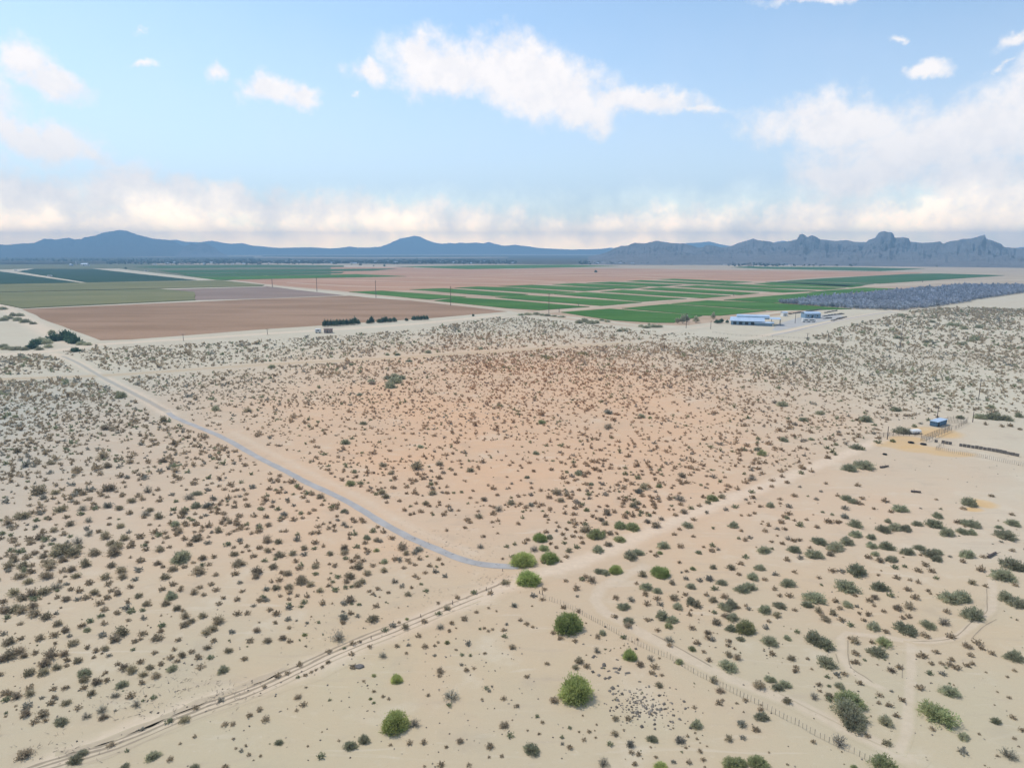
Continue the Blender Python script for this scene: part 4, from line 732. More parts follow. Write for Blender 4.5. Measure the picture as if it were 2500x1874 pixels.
for (x, y, p, w, k) in hand:
    if k in ('cr', 'gr'): smalls.append((x, y, p.x, p.y, w, k)); continue
    root = empty(NAME[k], (p.x, p.y, 0), rr.uniform(0, 6.28)); hz_ = rr.uniform(.88, 1.12)
    ms = MESH[k]; cr = link('crown', ms[rr.randrange(len(ms))], None, root); tr = link('trunk', LIMB[rr.randrange(4)], None, root)
    root.scale = (w*1.04, w*1.04, w*hz_)
    if k in ('pv', 'pvd'):
        best = min(PVL, key=lambda q: math.hypot(q[0]-x, q[1]-y)); tag(root, best[2], 'tree', 'green palo verde trees on the desert')
    elif k == 'mq': tag(root, 'olive mesquite', 'tree', 'olive mesquites among the scrub'); mqs.append((root, x, y, 'large dusty olive' if w > 5.0 else ('dusty olive' if w > 3.2 else 'small dusty olive')))
    else: tag(root, 'yellow green shrub', 'shrub', 'yellow green shrubs'); limes.append((root, x, y, 'large yellow green' if w > 4 else 'yellow green'))
relabel(mqs, 'mesquite'); relabel(limes, 'leafy shrub')

# ------------------------------------------------------------------ small shrubs: 300 largest on their own, the rest as one
for i in range(len(SX)):
    if math.hypot(SX[i], SY[i]) < 190 and SW[i] > .7:
        x, y, f = PX((SX[i], SY[i])); smalls.append((x, y, SX[i], SY[i], SW[i], 'cr' if random.random() < .8 else 'gr'))
handled = (np.hypot(SX, SY) < 190) & (SW > .7)
def onscreen(s): return -5 < s[0] < 2505 and s[1] < 1885
smalls.sort(key=lambda s: -(s[4]*F/math.hypot(s[2], s[3], H) if onscreen(s) else 0))
indiv, rest = smalls[:300], smalls[300:]
its = []; itg = []
for (x, y, wx, wy, w, k) in indiv:
    o = bpy.data.objects.new('creosote_bush' if k == 'cr' else 'grey_bush', MESH[k][rr.randrange(len(MESH[k]))]); COL.objects.link(o)
    o.location = (wx, wy, -.01); o.rotation_euler = (0, 0, rr.uniform(0, 6.28)); s = w*1.0; o.scale = (s, s, s*rr.uniform(.85, 1.15))
    tag(o, 'olive brown bush', 'bush', 'small olive brown desert bushes' if k == 'cr' else 'twiggy grey desert bushes')
    adj = ('large ' if w > 2.4 else 'small ' if w < 1.7 else '')
    (its if k == 'cr' else itg).append((o, x, y, adj+('olive brown' if k == 'cr' else 'twiggy grey')))
relabel(its, 'creosote bush'); relabel(itg, 'bush')

def bake(name, items, protos, colf, mats, label, group=None):
    """many plants as one mesh"""
    Vs, Qs, Cs = [], [], []; o = 0
    rng = np.random.default_rng(77)
    X, Y, Wd = items; n = len(X); ch = rng.integers(0, len(protos), n); ang = rng.uniform(0, 6.28, n); hs = rng.uniform(.8, 1.2, n); cols = colf(X, Y, rng)
    for k, pr in enumerate(protos):
        I = np.where(ch == k)[0]
        if len(I) == 0: continue
        V = pr[0]; c, s = np.cos(ang[I]), np.sin(ang[I]); w = Wd[I]
        vx = (V[None, :, 0]*c[:, None]-V[None, :, 1]*s[:, None])*w[:, None]+X[I][:, None]
        vy = (V[None, :, 0]*s[:, None]+V[None, :, 1]*c[:, None])*w[:, None]+Y[I][:, None]
        vz = V[None, :, 2]*(w*hs[I])[:, None]+0*vx
        VV = np.stack([vx, vy, vz], 2).reshape(-1, 3); m_ = len(V)
        QQ = (pr[1][None]+(np.arange(len(I))*m_)[:, None, None]).reshape(-1, 4)+o; o += len(VV)
        lv = rng.uniform(.82, 1.18, (len(I), m_, 1)); CC = np.concatenate([cols[I][:, None, :]*lv, np.ones((len(I), m_, 1))], 2).reshape(-1, 4)
        Vs.append(VV); Qs.append(QQ); Cs.append(CC)
    return np.concatenate(Vs), np.concatenate(Qs), np.concatenate(Cs)
def scrubcol(X, Y, rng):
    n = len(X); t = rng.random(n)[:, None]; a = np.array([.34, .27, .18]); b = np.array([.48, .395, .275]); g = np.array([.30, .31, .19]); gy_ = np.array([.34, .32, .26])
    c = a*(1-t)+b*t; k = rng.random(n)[:, None]; c = np.where(k < .14, g, c); c = np.where(k > .88, gy_, c)
    # browner in the warm middle of the parcel
    wm = np.clip(1-np.hypot((X-15)/150, (Y-330)/250), 0, 1)[:, None]; return c*(1-wm)+c*np.array([1.25, .94, .80])*wm
dist = np.hypot(SX, SY); m0 = ~handled
b0 = np.array([(s[2], s[3], s[4]*1.08) for s in rest]).reshape(-1, 3)
layers = [((b0[:, 0], b0[:, 1], b0[:, 2]), BUSH1)]
for lo, hi, pr in ((0, 170, BUSH1), (170, 330, BUSH2), (330, 9e9, BUSH3)):
    s = m0 & (dist >= lo) & (dist < hi); layers.append(((SX[s], SY[s], SW[s]*(1.0 if hi < 400 else 1.15)), pr))
Vs, Qs, Cs, o = [], [], [], 0
for it, pr in layers:
    if len(it[0]) == 0: continue
    v, q, c = bake('', it, pr, scrubcol, None, ''); Vs.append(v); Qs.append(q+o); Cs.append(c); o += len(v)
me = npmesh('scrub', np.concatenate(Vs), np.concatenate(Qs), 4, None, np.concatenate(Cs)); me.materials.append(M_scrub)
tag(link('scrub', me, None), 'thousands of small olive brown bushes dotted over the pale sand', 'scrub', None, 'stuff')
print('scrub faces', len(me.polygons))
# ------------------------------------------------------------------ utility poles
def pole(x, yb, yt, label, arm=1.6, r=.17, lean=0, kind='utility_pole', group='wooden utility poles', m_=None, extra=False):
    p = G(x, yb); d = PX(p)[2]; h = (H)*(yb-yt)/(yb-HOR)*1.0
    root = empty(kind, (p.x, p.y, 0), rr.uniform(-.3, .3)); tag(root, label, 'pole', group)
    r = max(r, d*.00042*1.0)
    MB().tube((0,0,-.2), (lean,0,h), r, r*.7, 8).build('shaft', m_ or M_polew, root)
    if arm:
        MB().box(-arm+lean, arm+lean, -.08, .08, h*.94, h*.94+.16).build('crossarm', M_wood, root)
        for s in (-1, 0, 1):
            o = MB().tube((s*arm*.88+lean,0,h*.94+.16), (s*arm*.88+lean,0,h*.94+.42), .06, .04, 6).build('insulator', M_whitewall, root)
    if extra: MB().tube((.35,0,h*.78), (.35,0,h*.78+1.1), .28, .28, 10).build('transformer', M_metal, root)
    return root
for (x, yb, yt, lb, *e) in [
 (665,701,681,'utility pole by the dull brown field, farthest left of the tall row'),
 (774,712,678,'second utility pole from the left in the tall field road row'),
 (918,727,684,'third utility pole from the left of the tall row'),
 (1100.5,746,698,'fourth utility pole of the tall row, standing between brown field and green field'),
 (1340,767,715,'utility pole with crossarm left of the nearest green field'),
 (1675,801,763,'thick utility pole before the trees left of the metal shed'),
 (1735,803,783,'thin pole right before the trees left of the metal shed'),
 (2197,850,767,'tall dark utility pole leaning on the scrub at right, tallest in view'),
 (653,817,803,'short pole at the edge of the brown field above the pale road'),
 (448,832,815,'short pole beside the left part of the pale field road'),
 (1941,789,763,'thin yard pole between metal shed and blue house'),
 (1971,829,813,'small pole at the scrub edge below the yard, left of two'),
 (2022,827,811,'small pole at the scrub edge below the yard, right of two'),
 (2382,836,823,'small grey pole in the pale scrub at far right'),
 (2313,850,838,'small pole right of the tall leaning one'),
 (2166,1072,1039,'dark wooden pole at the left corner of the corral'),
 (2288,1021,988,'dark wooden pole behind the blue roofed container'),
 (2374.5,1030,1003,'dark wooden pole right of the corral behind the pens'),
 (2389,975,925,'faint tall pole in the scrub beyond the corral'),
 (1365,762,752,'short post by the wide dirt road'),
 (1791,722,715,'short post on the wide dirt road among green fields'),
 (1412,748,740,'short post between the near green fields'),
 (2252,689,683,'distant post on the tan fallow field')]:
    small = (yb-yt) < 14
    pole(x, yb, yt, lb, 0 if small or yb > 1000 else 1.5, .10 if small else .15, .5 if x == 2197 else 0, extra=(x == 1675))
for (x, yb, yt, lb) in [(1227,1393.5,1387,'thin short post near the end of the paved lane'),(1187,1441,1431,'dark stump post left of the rut row'),(1199.5,1447,1435,'thicker dark post on the ruts'),(1105,1475,1464,'thin stake beside the ruts'),(1027,1506,1497,'lone thin stake at the middle of the ruts'),(1324,1451,1439,'wooden gate post at the start of the wire fence'),(1317,1448,1440,'small gate post beside the larger one'),(906,1559,1550,'thin stake by the lower ruts')]:
    p = G(x, yb); tag(MB().tube((0,0,-.1), (.02,0,H*(yb-yt)/(yb-HOR)), .07, .055, 6).build('post', M_wood), lb, 'post', 'old wooden posts along the ruts').location = (p.x, p.y, 0)
# ------------------------------------------------------------------ fences
def fence(px, n, h, label, rails=2, r=.045, wire=.012, m_=None, name='wire_fence', jit=.15, skip=0):
    pts = [G(*q) for q in px]; C = resample([(p.x, p.y) for p in pts], .5); L = len(C)
    root = empty(name, (C[0].x, C[0].y, 0)); tag(root, label, 'fence'); o = Vector((C[0].x, C[0].y))
    P = [C[min(L-1, int(i*(L-1)/(n-1)))]-o for i in range(n)]
    tops = []
    for i, p in enumerate(P):
        hh = h*rr.uniform(1-jit, 1+jit); lx, ly = rr.uniform(-.06, .06), rr.uniform(-.06, .06)
        if rr.random() < skip: tops.append(None); continue
        MB().tube((p.x, p.y, -.1), (p.x+lx, p.y+ly, hh), r, r*.85, 5).build('fence_post', m_ or M_wood, root); tops.append((p.x, p.y, hh))
    w = MB()
    for k in range(rails):
        z = (k+1)/(rails+.3)
        for a, b_ in zip(P[:-1], P[1:]): w.tube((a.x, a.y, h*z), (b_.x, b_.y, h*z), wire, wire, 3)
    w.build('wire', M_metal if wire < .03 else (m_ or M_wood), root); return root
def tl(k, s): ox, oy = TO[k]; return [(ox+float(a.split(',')[0])/3.16, oy+float(a.split(',')[1])/3.16) for a in s.split()]
fence(tl('F','240,270 290,290 400,330 560,410 700,485 900,598 1100,695 1220,740 1400,850 1500,900'), 78, .85, 'long low wire fence with thin grey posts beside the worn side track', 2, .022, .006, M_dead)
fence(tl('F','1500,900 1650,975 1760,1030 1870,1080 2000,1150 2120,1215 2212,1255')+tl('H','560,1310 640,1350 780,1420 900,1470 1020,1530 1100,1575'), 84, .85, 'lower stretch of the wire fence running to the bottom edge', 2, .022, .006, M_dead)
fence([(2147,1066),(2180,1064),(2220,1063),(2250,1066)], 9, 1.3, 'dark pole fence at the back of the corral', 3, .07, .05, M_polew, 'corral_fence')
fence([(2248,1076),(2290,1058),(2318,1048)], 16, 1.5, 'dark wooden pen fence slanting across the corral', 4, .07, .045, M_wood, 'corral_fence')
fence([(2261,1079),(2290,1066),(2322,1052)], 9, 1.6, 'pale rail fence beside the corral pen', 3, .06, .05, M_dead, 'corral_fence')
fence([(2304,1032),(2330,1032),(2362,1032)], 24, 2.0, 'tangled tall stakes of the pen right of the container', 3, .05, .03, M_wood, 'corral_fence', .35)
fence([(2308,1048),(2330,1048),(2345,1042),(2362,1032)], 14, 1.5, 'curved stake fence closing the pen', 2, .05, .035, M_polew, 'corral_fence')
fence([(2285,1098),(2297,1090),(2303,1088)], 6, 1.2, 'short rail fence on the orange soil', 2, .05, .03, M_dead, 'corral_fence')
fence([(2285,1098),(2340,1108),(2400,1118),(2460,1130),(2520,1142),(2600,1158)], 70, 1.2, 'thin stake fence in front of the low tie wall', 2, .035, .01, M_dead)
fence([(1740,813),(1800,820),(1880,823),(1960,827),(2050,830),(2197,852),(2300,864),(2420,878),(2520,890)], 60, 1.3, 'faint wire fence along the far scrub edge', 2, .06, .03, M_wood)
# low wall of upright ties
wp = [G(x, y) for x, y in ((2281,1079),(2350,1090),(2420,1101),(2500,1117),(2620,1140))]; C = resample([(p.x, p.y) for p in wp], .95)
root = empty('low_wall', (C[0].x, C[0].y, 0)); tag(root, 'low dark grey wall of stacked ties right of the corral', 'wall')
for i in range(min(99, len(C)-1)):
    if i in (1, 5, 6, 22, 49): continue
    a = C[i]-C[0]; b_ = C[i+1]-C[0]; d = (b_-a).normalized(); q = Vector((-d.y, d.x))*.14; e = d*.05; h = rr.uniform(.85, 1.05)
    MB().prism([a+e-q, b_-e-q, b_-e+q, a+e+q], 0, h).build('wall_panel', M_stone, root)
# ------------------------------------------------------------------ corral objects
def placed(name, x, y, rz): p = G(x, y); return empty(name, (p.x, p.y, 0), rz)
def px2m(x, y, n): return n*PX(G(x, y))[2]/F
u = px2m(2290, 1040, 1)
r_ = placed('container', 2290, 1037, R(35)); tag(r_, 'blue container with pale roof at the back of the corral', 'container')
MB().box(-3.6,3.6,-1.2,1.2,.15,1.75).build('body', simple('blue_paint', (.09,.16,.24), .1, 1), r_)
MB().box(-3.75,3.75,-1.5,1.4,1.76,1.88).build('roof', M_roof, r_); MB().box(-2.9,-1.9,-1.23,-1.19,.2,1.7).build('door', M_dark, r_)
for s in (-3, 0, 3): MB().box(s-.15,s+.15,-1.1,1.1,0,.15).build('skid', M_polew, r_)
r_ = placed('trailer', 2233, 1058, R(12)); tag(r_, 'small white covered trailer by the corral mesquite', 'trailer')
MB().xprism([(-1,.5),(1,.5),(1,1.1),(.6,1.4),(-.6,1.4),(-1,1.1)], -1.7, 1.7).build('body', M_whitewall, r_)
for s in (-1, 1):
    w = MB().tube((.6,s*1.0,.36),(.6,s*1.15,.36),.36,.36,12).build('wheel', M_rubber, r_); MB().tube((.6,s*1.151,.36),(.6,s*1.17,.36),.17,.17,8).build('rim', M_metal, w)
MB().tube((1.7,0,.5),(2.8,0,.42),.07,.05,6).build('drawbar', M_metal, r_)
for (x, y, lb, rz) in ((2224,1081,'left dark tyre trough on the orange soil',.3),(2254,1085,'right dark tyre trough on the orange soil',1.1),(2160,1109.5,'dark tyre trough alone on open sand below the corral',.7)):
    r_ = placed('trough', x, y, rz); tag(r_, lb, 'trough', 'dark round troughs'); mb = MB()
    for i in range(14):
        a, b_ = 2*math.pi*i/14, 2*math.pi*(i+1)/14
        mb.tube((math.cos(a)*.85,math.sin(a)*.85,.28),(math.cos(b_)*.85,math.sin(b_)*.85,.28),.26,.26,6)
    mb.build('tyre', M_rubber, r_); r_.scale = (.6,.6,.7) if x == 2160 else (.85,.85,.8); MB().tube((0,0,.02),(0,0,.2),.7,.7,12).build('water', M_glass, r_)
for (x, y, L_, rz, lb) in ((2160,1141,3.2,.3,'dark fallen log on the sand by the twin mesquites'),(2236,1202,2.2,-.45,'dark fallen trunk on open sand below the corral'),(2423,1357,3.5,.5,'dark tilted metal frame scrap among bushes at right edge'),(871,1625,0,0,'')):
    if L_ == 0: continue
    r_ = placed('log', x, y, rz); tag(r_, lb, 'log'); mb = MB(); mb.tube((-L_/2,0,.25),(L_/2,.3,.3),.28,.2,7); mb.build('trunk', M_polew, r_)
    mb = MB(); [mb.tube((-L_*.3+L_*.2*i,0,.3),(-L_*.3+L_*.2*i+rr.uniform(-.6,.6),rr.uniform(-1,1),rr.uniform(.3,.9)),.09,.03,5) for i in range(4)]; mb.build('branch', M_polew, r_)
def boulder(x, y, w, label, seed):
    p = G(x, y); bm = bmesh.new(); bmesh.ops.create_icosphere(bm, subdivisions=3, radius=.5); rg = np.random.default_rng(seed); ph = rg.uniform(0, 6, 6)
    for v in bm.verts:
        c = v.co; k = 1+.12*math.sin(c.x*7+ph[0])+.1*math.sin(c.y*9+ph[1])+.08*math.sin(c.z*11+ph[2]); v.co = c*k; v.co.z = max(-.05, v.co.z*.55)
    me = bpy.data.meshes.new('boulder'); bm.to_mesh(me); bm.free(); o = link('boulder', me, M_stone); o.location = (p.x, p.y, 0); o.scale = (w*1.5, w*.9, w); tag(o, label, 'rock'); return o
boulder(875, 1627, 1.2, 'dark grey boulder beside a bush, half way along the ruts', 3)
# ------------------------------------------------------------------ farmyard
def wpt(ux, uy):   # px in the farmyard zoom (origin 1740,740, scale 6.9125)
    return 1740+ux/6.9125, 740+uy/6.9125
a = G(*wpt(300, 362)); b_ = G(*wpt(985, 385)); L_ = (b_-a).length; ang = math.atan2(b_.y-a.y, b_.x-a.x)
r_ = empty('metal_shed', (a.x, a.y, 0), ang); tag(r_, 'long low metal shed with pale blue white roof in the farmyard', 'shed')
W2 = 30; hE = 3.4; hR = 4.9; Lr = L_
MB().box(.2,Lr-7,.2,W2-.2,0,hE).build('wall', M_bluewall, r_)
rf = MB().xprism([(-1,hE),(W2*.45,hR),(W2*.5,hR+.1),(W2+1,hE+.5),(W2+1,hE+.38),(W2*.5,hR-.06),(W2*.45,hR-.16),(-1,hE-.12)], -.8, Lr-5).build('roof', M_roof, r_)
for i in range(14): MB().box(Lr*.06*i+1,Lr*.06*i+1.12,-.9,W2*.45,hE+.02,hE+.05)
MB().xprism([(W2*.45,hR+.1),(W2*.72,hR+1.7),(W2+1.5,hR+1.2),(W2+1.5,hR+1.05),(W2*.72,hR+1.55),(W2*.45,hR-.02)], 4, Lr-1).build('raised_roof', M_roof, r_)
MB().box(4.3,Lr-1.4,W2*.5,W2,hE+.52,hR+1.0).build('upper_wall', M_bluewall, r_)
MB().xprism([(-2.5,2.3),(-2.5,2.45),(4.5,3.0),(4.5,2.85)], Lr-13, Lr+2).build('lean_to_roof', M_roof, r_)
MB().box(Lr-12,Lr+1,-1.2,-1.0,0,2.2).build('lean_to_wall', M_bluewall, r_)
for i in range(7): MB().box(2+i*4.6,4.6+i*4.6,.14,.19,.4,2.6).build('door' if i % 3 == 0 else 'window', M_dark, r_)
MB().box(Lr-6.98,Lr-6.94,3,12,.1,3.1).build('door', M_dark, r_)
for (xx, yy) in ((Lr+7,3),(Lr+7,17),(Lr+.5,17)): MB().tube((xx,yy,0),(xx,yy,5.2),.18,.18,6).build('frame_post', M_dark, r_)
MB().box(Lr-1,Lr+7.2,2.8,17.2,5.2,5.4).build('canopy_roof', M_roof, r_)
def house(x, y, w, d, h, rz, wall, roof, label, name='house', gable=True, group=None, detail=True):
    r_ = placed(name, x, y, rz); tag(r_, label, 'house' if 'house' in name else 'building', group)
    MB().box(-w/2,w/2,0,d,0,h).build('wall', wall, r_)
    e = .4; rr_ = h+d*.18
    if gable: MB().xprism([(-e,h+.02),(d/2,rr_),(d+e,h+.02),(d+e,h+.17),(d/2,rr_+.16),(-e,h+.17)], -w/2-e, w/2+e).build('roof', roof, r_)
    else: MB().box(-w/2-e,w/2+e,-e,d+e,h+.01,h+.22).build('roof', roof, r_)
    if detail:
        for i in range(3):
            f_ = MB().box(-w/2+w*(.12+.3*i),-w/2+w*(.12+.3*i)+w*.14,-.04,-.003,h*.35,h*.75).build('window', M_whitewall, r_); MB().box(-w/2+w*(.13+.3*i),-w/2+w*(.13+.3*i)+w*.12,-.05,-.042,h*.38,h*.72).build('pane', M_glass, f_)
        dr = MB().box(-w*.1,w*.0,-.05,-.004,0,h*.72).build('door', M_dark, r_)
    return r_
x, y = wpt(1690, 255); house(x, y, px2m(x,y,38), 9, 4.0, R(2), M_bluewall, M_roof, 'blue grey house with pale roof in the farmyard right of the shed')
x, y = wpt(1225, 222); house(x, y, px2m(x,y,11), 5, 3.2, R(8), M_whitewall, M_roof, 'small white hut behind the metal shed', 'hut')
def wagon(x, y, L_, label, rz=0, group='pale trailers and vehicles', m_=None):
    r_ = placed('trailer', x, y, rz); tag(r_, label, 'trailer', group)
    MB().xprism([(-1.25,.6),(1.25,.6),(1.25,2.9),(.9,3.15),(-.9,3.15),(-1.25,2.9)], -L_/2, L_/2).build('body', m_ or M_whitewall, r_)
    MB().box(-L_*.3,L_*.3,-1.27,-1.255,1.6,2.4).build('window', M_glass, r_)
    for s in (-.3, .3):
        for q in (-1, 1):
            w = MB().tube((L_*s,q*1.0,.5),(L_*s,q*1.28,.5),.5,.5,12).build('wheel', M_rubber, r_); MB().tube((L_*s,q*1.281,.5),(L_*s,q*1.3,.5),.25,.25,8).build('rim', M_metal, w)
x, y = wpt(1575, 320); wagon(x, y, 7, 'white trailer parked left in front of the blue grey house')
x, y = wpt(1660, 320); wagon(x, y, 7, 'white trailer parked right in front of the blue grey house', .1)
x, y = wpt(860, 375); wagon(x, y, 5, 'pale trailer beside the shed lean-to', .05)
wagon(39, 661.5, 12, 'long white trailer on the teal field road at far left', -.3); wagon(122, 675, 12, 'long white trailer farther right on the teal field road', -.25)
wagon(357, 662.5, 11, 'white trailer beside the diagonal field road', -.2)
house(205, 649, 26, 16, 7, 0, M_whitewall, M_roof, 'long white farm building beyond the teal fields', 'farm_building')
house(172, 649, 10, 10, 5, 0, M_bluewall, M_roof, 'low grey farm building left of the white one', 'farm_building')
pole(186, 647, 638, 'white silo tower beside the distant farm buildings', 0, 1.6, 0, 'silo', 'farm towers', M_whitewall)
wagon(777, 812.5, 4, 'pale caravan in the cleared lot below the dark trees', .1)
r_ = house(800, 813, 5.5, 4, 3.0, 0, M_redroof, M_redroof, 'small dark hut in the cleared lot below the dark trees', 'hut', False)
# junk rows in the yard
rows = [((1280,190),(1700,130),16),((1700,130),(1870,105),8),((1840,230),(2212,180),18),((1860,170),(2100,130),10),((2010,300),(2250,240),12),((1860,265),(2010,255),9)]
jk = MB()
for (p0, p1, n) in rows:
    for i in range(n*2):
        if rr.random() < .25: continue
        t_ = (i+rr.random())/(n*2); q = G(*wpt(p0[0]+(p1[0]-p0[0])*t_, p0[1]+(p1[1]-p0[1])*t_)); sx, sy, sz = rr.uniform(.5, 1.8), rr.uniform(.3, .9), rr.uniform(.4, 1.3)
        jk.prism([(q.x-sx, q.y-sy), (q.x+sx*.8, q.y-sy*.7), (q.x+sx, q.y+sy), (q.x-sx*.7, q.y+sy*.8)], 0, sz)
tag(jk.build('scrap_rows', M_stone), 'long rows of dark scrap and brush lying in the farmyard', 'scrap', None, 'stuff')
# ------------------------------------------------------------------ trees round the yard, the dark hedge, the orchard
def far_tree(x, y, w, h, m_, label, group, lib, trunkh=.12):
    p = G(x, y); root = empty('tree', (p.x, p.y, 0), rr.uniform(0, 6.28)); tag(root, label, 'tree', group)
    c = link('crown', lib[rr.randrange(len(lib))], None, root); c.location = (0, 0, trunkh*h/w); link('trunk', LIMB[rr.randrange(4)], None, root)
    root.scale = (w, w, w); c.scale = (1, 1, h/w/.62*(1-trunkh)); return root
HT = [pm('crown', dome(300+i, 1100, .085, .62, 90, .12, .1, asp=.6), [M_hedge]) for i in range(4)]
YT = [pm('crown', dome(310+i, 1100, .08, .62, 90, .2, .3, asp=.6), [M_mq]) for i in range(3)]
ords = ['first','second','third','fourth','fifth','sixth','seventh','eighth','ninth','tenth','eleventh','twelfth','thirteenth','fourteenth','fifteenth','sixteenth']
S2 = lambda q: 620+q/3.456
hx = [(598,888,48,56),(625,886,42,60),(650,884,42,58),(676,884,44,56),(702,882,44,58),(728,880,44,56),(754,878,46,54),(785,876,52,54),(820,874,52,56),(850,870,54,64),(880,868,38,46)]
for i, (x, y, w, h) in enumerate(hx): far_tree(S2(x), 540+y/3.456, px2m(S2(x),795,w/3.456), px2m(S2(x),795,h/3.456), M_hedge, f'dark green tree, {ords[i]} from left in the long dense hedge by the brown field', 'dark green field edge trees', HT)
for (x, y, w, h, lb) in [(965,862,44,34,'low dark tree left of the upright one in the middle clump'),(995,860,50,62,'upright dark tree of the small middle clump'),(1060,856,50,36,'low dark tree at the left of the third clump'),(1085,854,46,40,'dark tree second in the third clump'),(1112,852,54,52,'tallest dark tree of the third clump'),(1150,850,50,36,'low dark tree right of the tallest in the third clump'),(1185,848,52,40,'rounded dark tree at the right end of the third clump'),
    (1286,840,38,24,'small dark bush tree alone between third and fourth clump'),(1350,834,48,40,'dark tree first from left of the fourth clump'),(1380,833,48,40,'dark tree second from left of the fourth clump'),(1410,832,46,36,'dark tree third from left of the fourth clump'),(1435,831,44,38,'dark tree fourth from left of the fourth clump'),(1460,830,36,36,'dark tree at the right end of the fourth clump'),(1850,802,26,22,'small dark round tree alone on the field road edge')]:
    far_tree(S2(x), 540+y/3.456, px2m(S2(x),785,w/3.456), px2m(S2(x),785,h/3.456), M_hedge, lb, 'dark green field edge trees', HT)
S3 = lambda q: 1240+q/3.456
for (x, y, w, h, lb) in [(1430,862,44,56,'grey green tree left of the thick pole'),(1475,862,60,80,'open crowned tree just left of the thick pole'),(1510,850,50,62,'tree behind the thick pole'),(1585,856,60,62,'round olive tree right of the thick pole'),(1733,826,42,66,'tall narrow green tree left of the metal shed'),(1765,862,60,34,'low dark tree touching the shed trees'),(1800,858,50,38,'dark round tree left of the shed'),(1850,862,30,34,'small dark tree against the shed'),(1190,880,30,24,'small round tree on the scrub below the nearest green field')]:
    far_tree(S3(x), 540+y/3.456, px2m(S3(x),790,w/3.456), px2m(S3(x),790,h/3.456), M_mq, lb, 'trees near the metal shed', HT if 'dark' in lb else YT, .2)
for (x, y, w, lb) in [(S2(1010),540+380/3.456,4,'left tiny dark tree on the far bare field'),(S2(1100),540+383/3.456,7,'right tiny dark tree on the far bare field'),(S3(742),540+433/3.456,8,'lone dark tree in the middle of the bare fields'),(1860+1477/3.456,651.5,4,'left lone dark tree at the foot of the rocky hills'),(1860+1822/3.456,652,4,'right lone dark tree at the foot of the rocky hills'),(307,656.5,6,'dark tree beside the far field road'),(363,644,9,'dark tree before the distant houses')]:
    far_tree(x, y, px2m(x,y,w), px2m(x,y,w*.8), M_hedge, lb, 'lone far trees', HT)
# thickets and big brush patches placed as single bushes
th = []
for (k, s) in ((0,'20,1065,90,34 60,1080,80,30 130,1085,90,34 210,1085,80,30 270,1075,90,34 300,1040,80,40 350,1020,90,50 400,1030,90,60 450,1010,100,64 500,1000,110,66 550,1000,120,66 600,1015,110,60 640,1030,100,50 690,1040,90,38 740,1045,70,30 410,1065,70,34 330,1085,60,28 210,855,70,36 150,840,70,36 110,800,60,34 60,825,70,36 30,840,60,36 170,800,60,30 20,745,80,26 435,945,60,40 280,868,50,24 215,1168,60,30 640,1098,80,30'),
               (2,'110,795,70,24 170,790,80,26 240,788,90,30 290,795,60,24 330,800,70,24 390,805,60,20 450,810,80,18 600,860,80,40 650,850,80,50 700,865,90,44 750,860,70,36 790,840,50,40 840,850,60,24 1120,890,60,26 1170,900,80,30 1230,895,90,36 1280,895,60,28 940,930,60,30 980,925,70,32'),
               (1,'1130,1330,90,40 1190,1325,110,60 1240,1330,90,44 1150,1370,100,34 990,1355,80,34 820,1215,50,26 1310,1185,60,26 150,1235,70,34 1210,1130,60,26 1125,1130,50,26 1915,1080,50,44 1470,1110,70,34'),
               (3,'850,945,50,30 1590,880,60,40 1645,885,60,36 1450,815,50,24 1440,855,50,26 1240,820,50,24 1385,1025,50,30 1425,1015,50,24 1675,1045,60,30 1775,1015,60,26 1700,910,60,34 1830,900,60,34 1145,990,60,40 1170,800,50,30')):
    for it in s.split():
        x, y, w, h = map(float, it.split(',')); X_, Y_ = (0,620,1240,1860)[k]+x/3.456, 540+y/3.456; p = G(X_, Y_); wm = w/3.456*p.length/F
        g_ = (k == 0 and 250 < x < 760); root = empty('mesquite_thicket', (p.x, p.y, 0), rr.uniform(0, 6)); c = link('foliage', (HT if g_ and x < 700 and rr.random() < .5 else MESH['mq'])[rr.randrange(3)], None, root)
        root.scale = (wm, wm, wm*min(1, .9*h/w/.5)); tag(root, 'x', 'bush', 'mesquite thickets on the far desert'); th.append((root, X_, Y_, 'large far olive' if w > 75 else 'far olive'))
LM += [('the lower left corner of the brown field', 235,835),('the dense hedge by the brown field', 840,790),('the thick pole near the metal shed', 1675,800),('the tallest leaning pole', 2197,850),('the roads meeting at the nearest green field', 1345,767),('the left end of the ochre track', 60,923),('the wide low thicket above the paved lane', 960,925),('the right end of the ochre track', 1450,840),('the far right edge beyond the orchard lane', 2400,800)]
relabel(th, 'thicket')
# orchard
OT = [pm('crown', dome(330+i, 130, .20, .75, 30, .1, .2, asp=.6, thick=.75), [M_orch]) for i in range(4)]
OL = [pm('trunk', (lambda z: (z[0], z[1]))(twig([0,0,0], [0,0,.45], .03, .02)), [M_bark])]
c0 = G(1900, 741); c1 = G(2200, 757.5); c2 = G(2556, 707); ux = (c1-c0); Lx = ux.length; ux.normalize(); uy = (c2-c1); Ly = uy.length; uy.normalize()
poly = [(G(x, y).x, G(x, y).y) for x, y in T(3, '132,694 700,738 1180,752 1500,720 1800,668 2212,605 2600,560 1700,552 1300,585 700,640 400,668')]
spx, spy = 6.0, 6.5; ot = []
for i in range(-5, int(Lx/spx)+160):
    for j in range(-60, int(Ly/spy)+60):
        q = c0+ux*(i*spx+rr.uniform(-.5,.5))+uy*(j*spy+rr.uniform(-.5,.5)); ot.append((q.x, q.y, i, j))
A = np.array(ot); A = A[inpoly(poly, A[:, 0], A[:, 1])]; A = A[np.argsort(np.hypot(A[:, 0], A[:, 1]))]
print('orchard', len(A))
proto = None
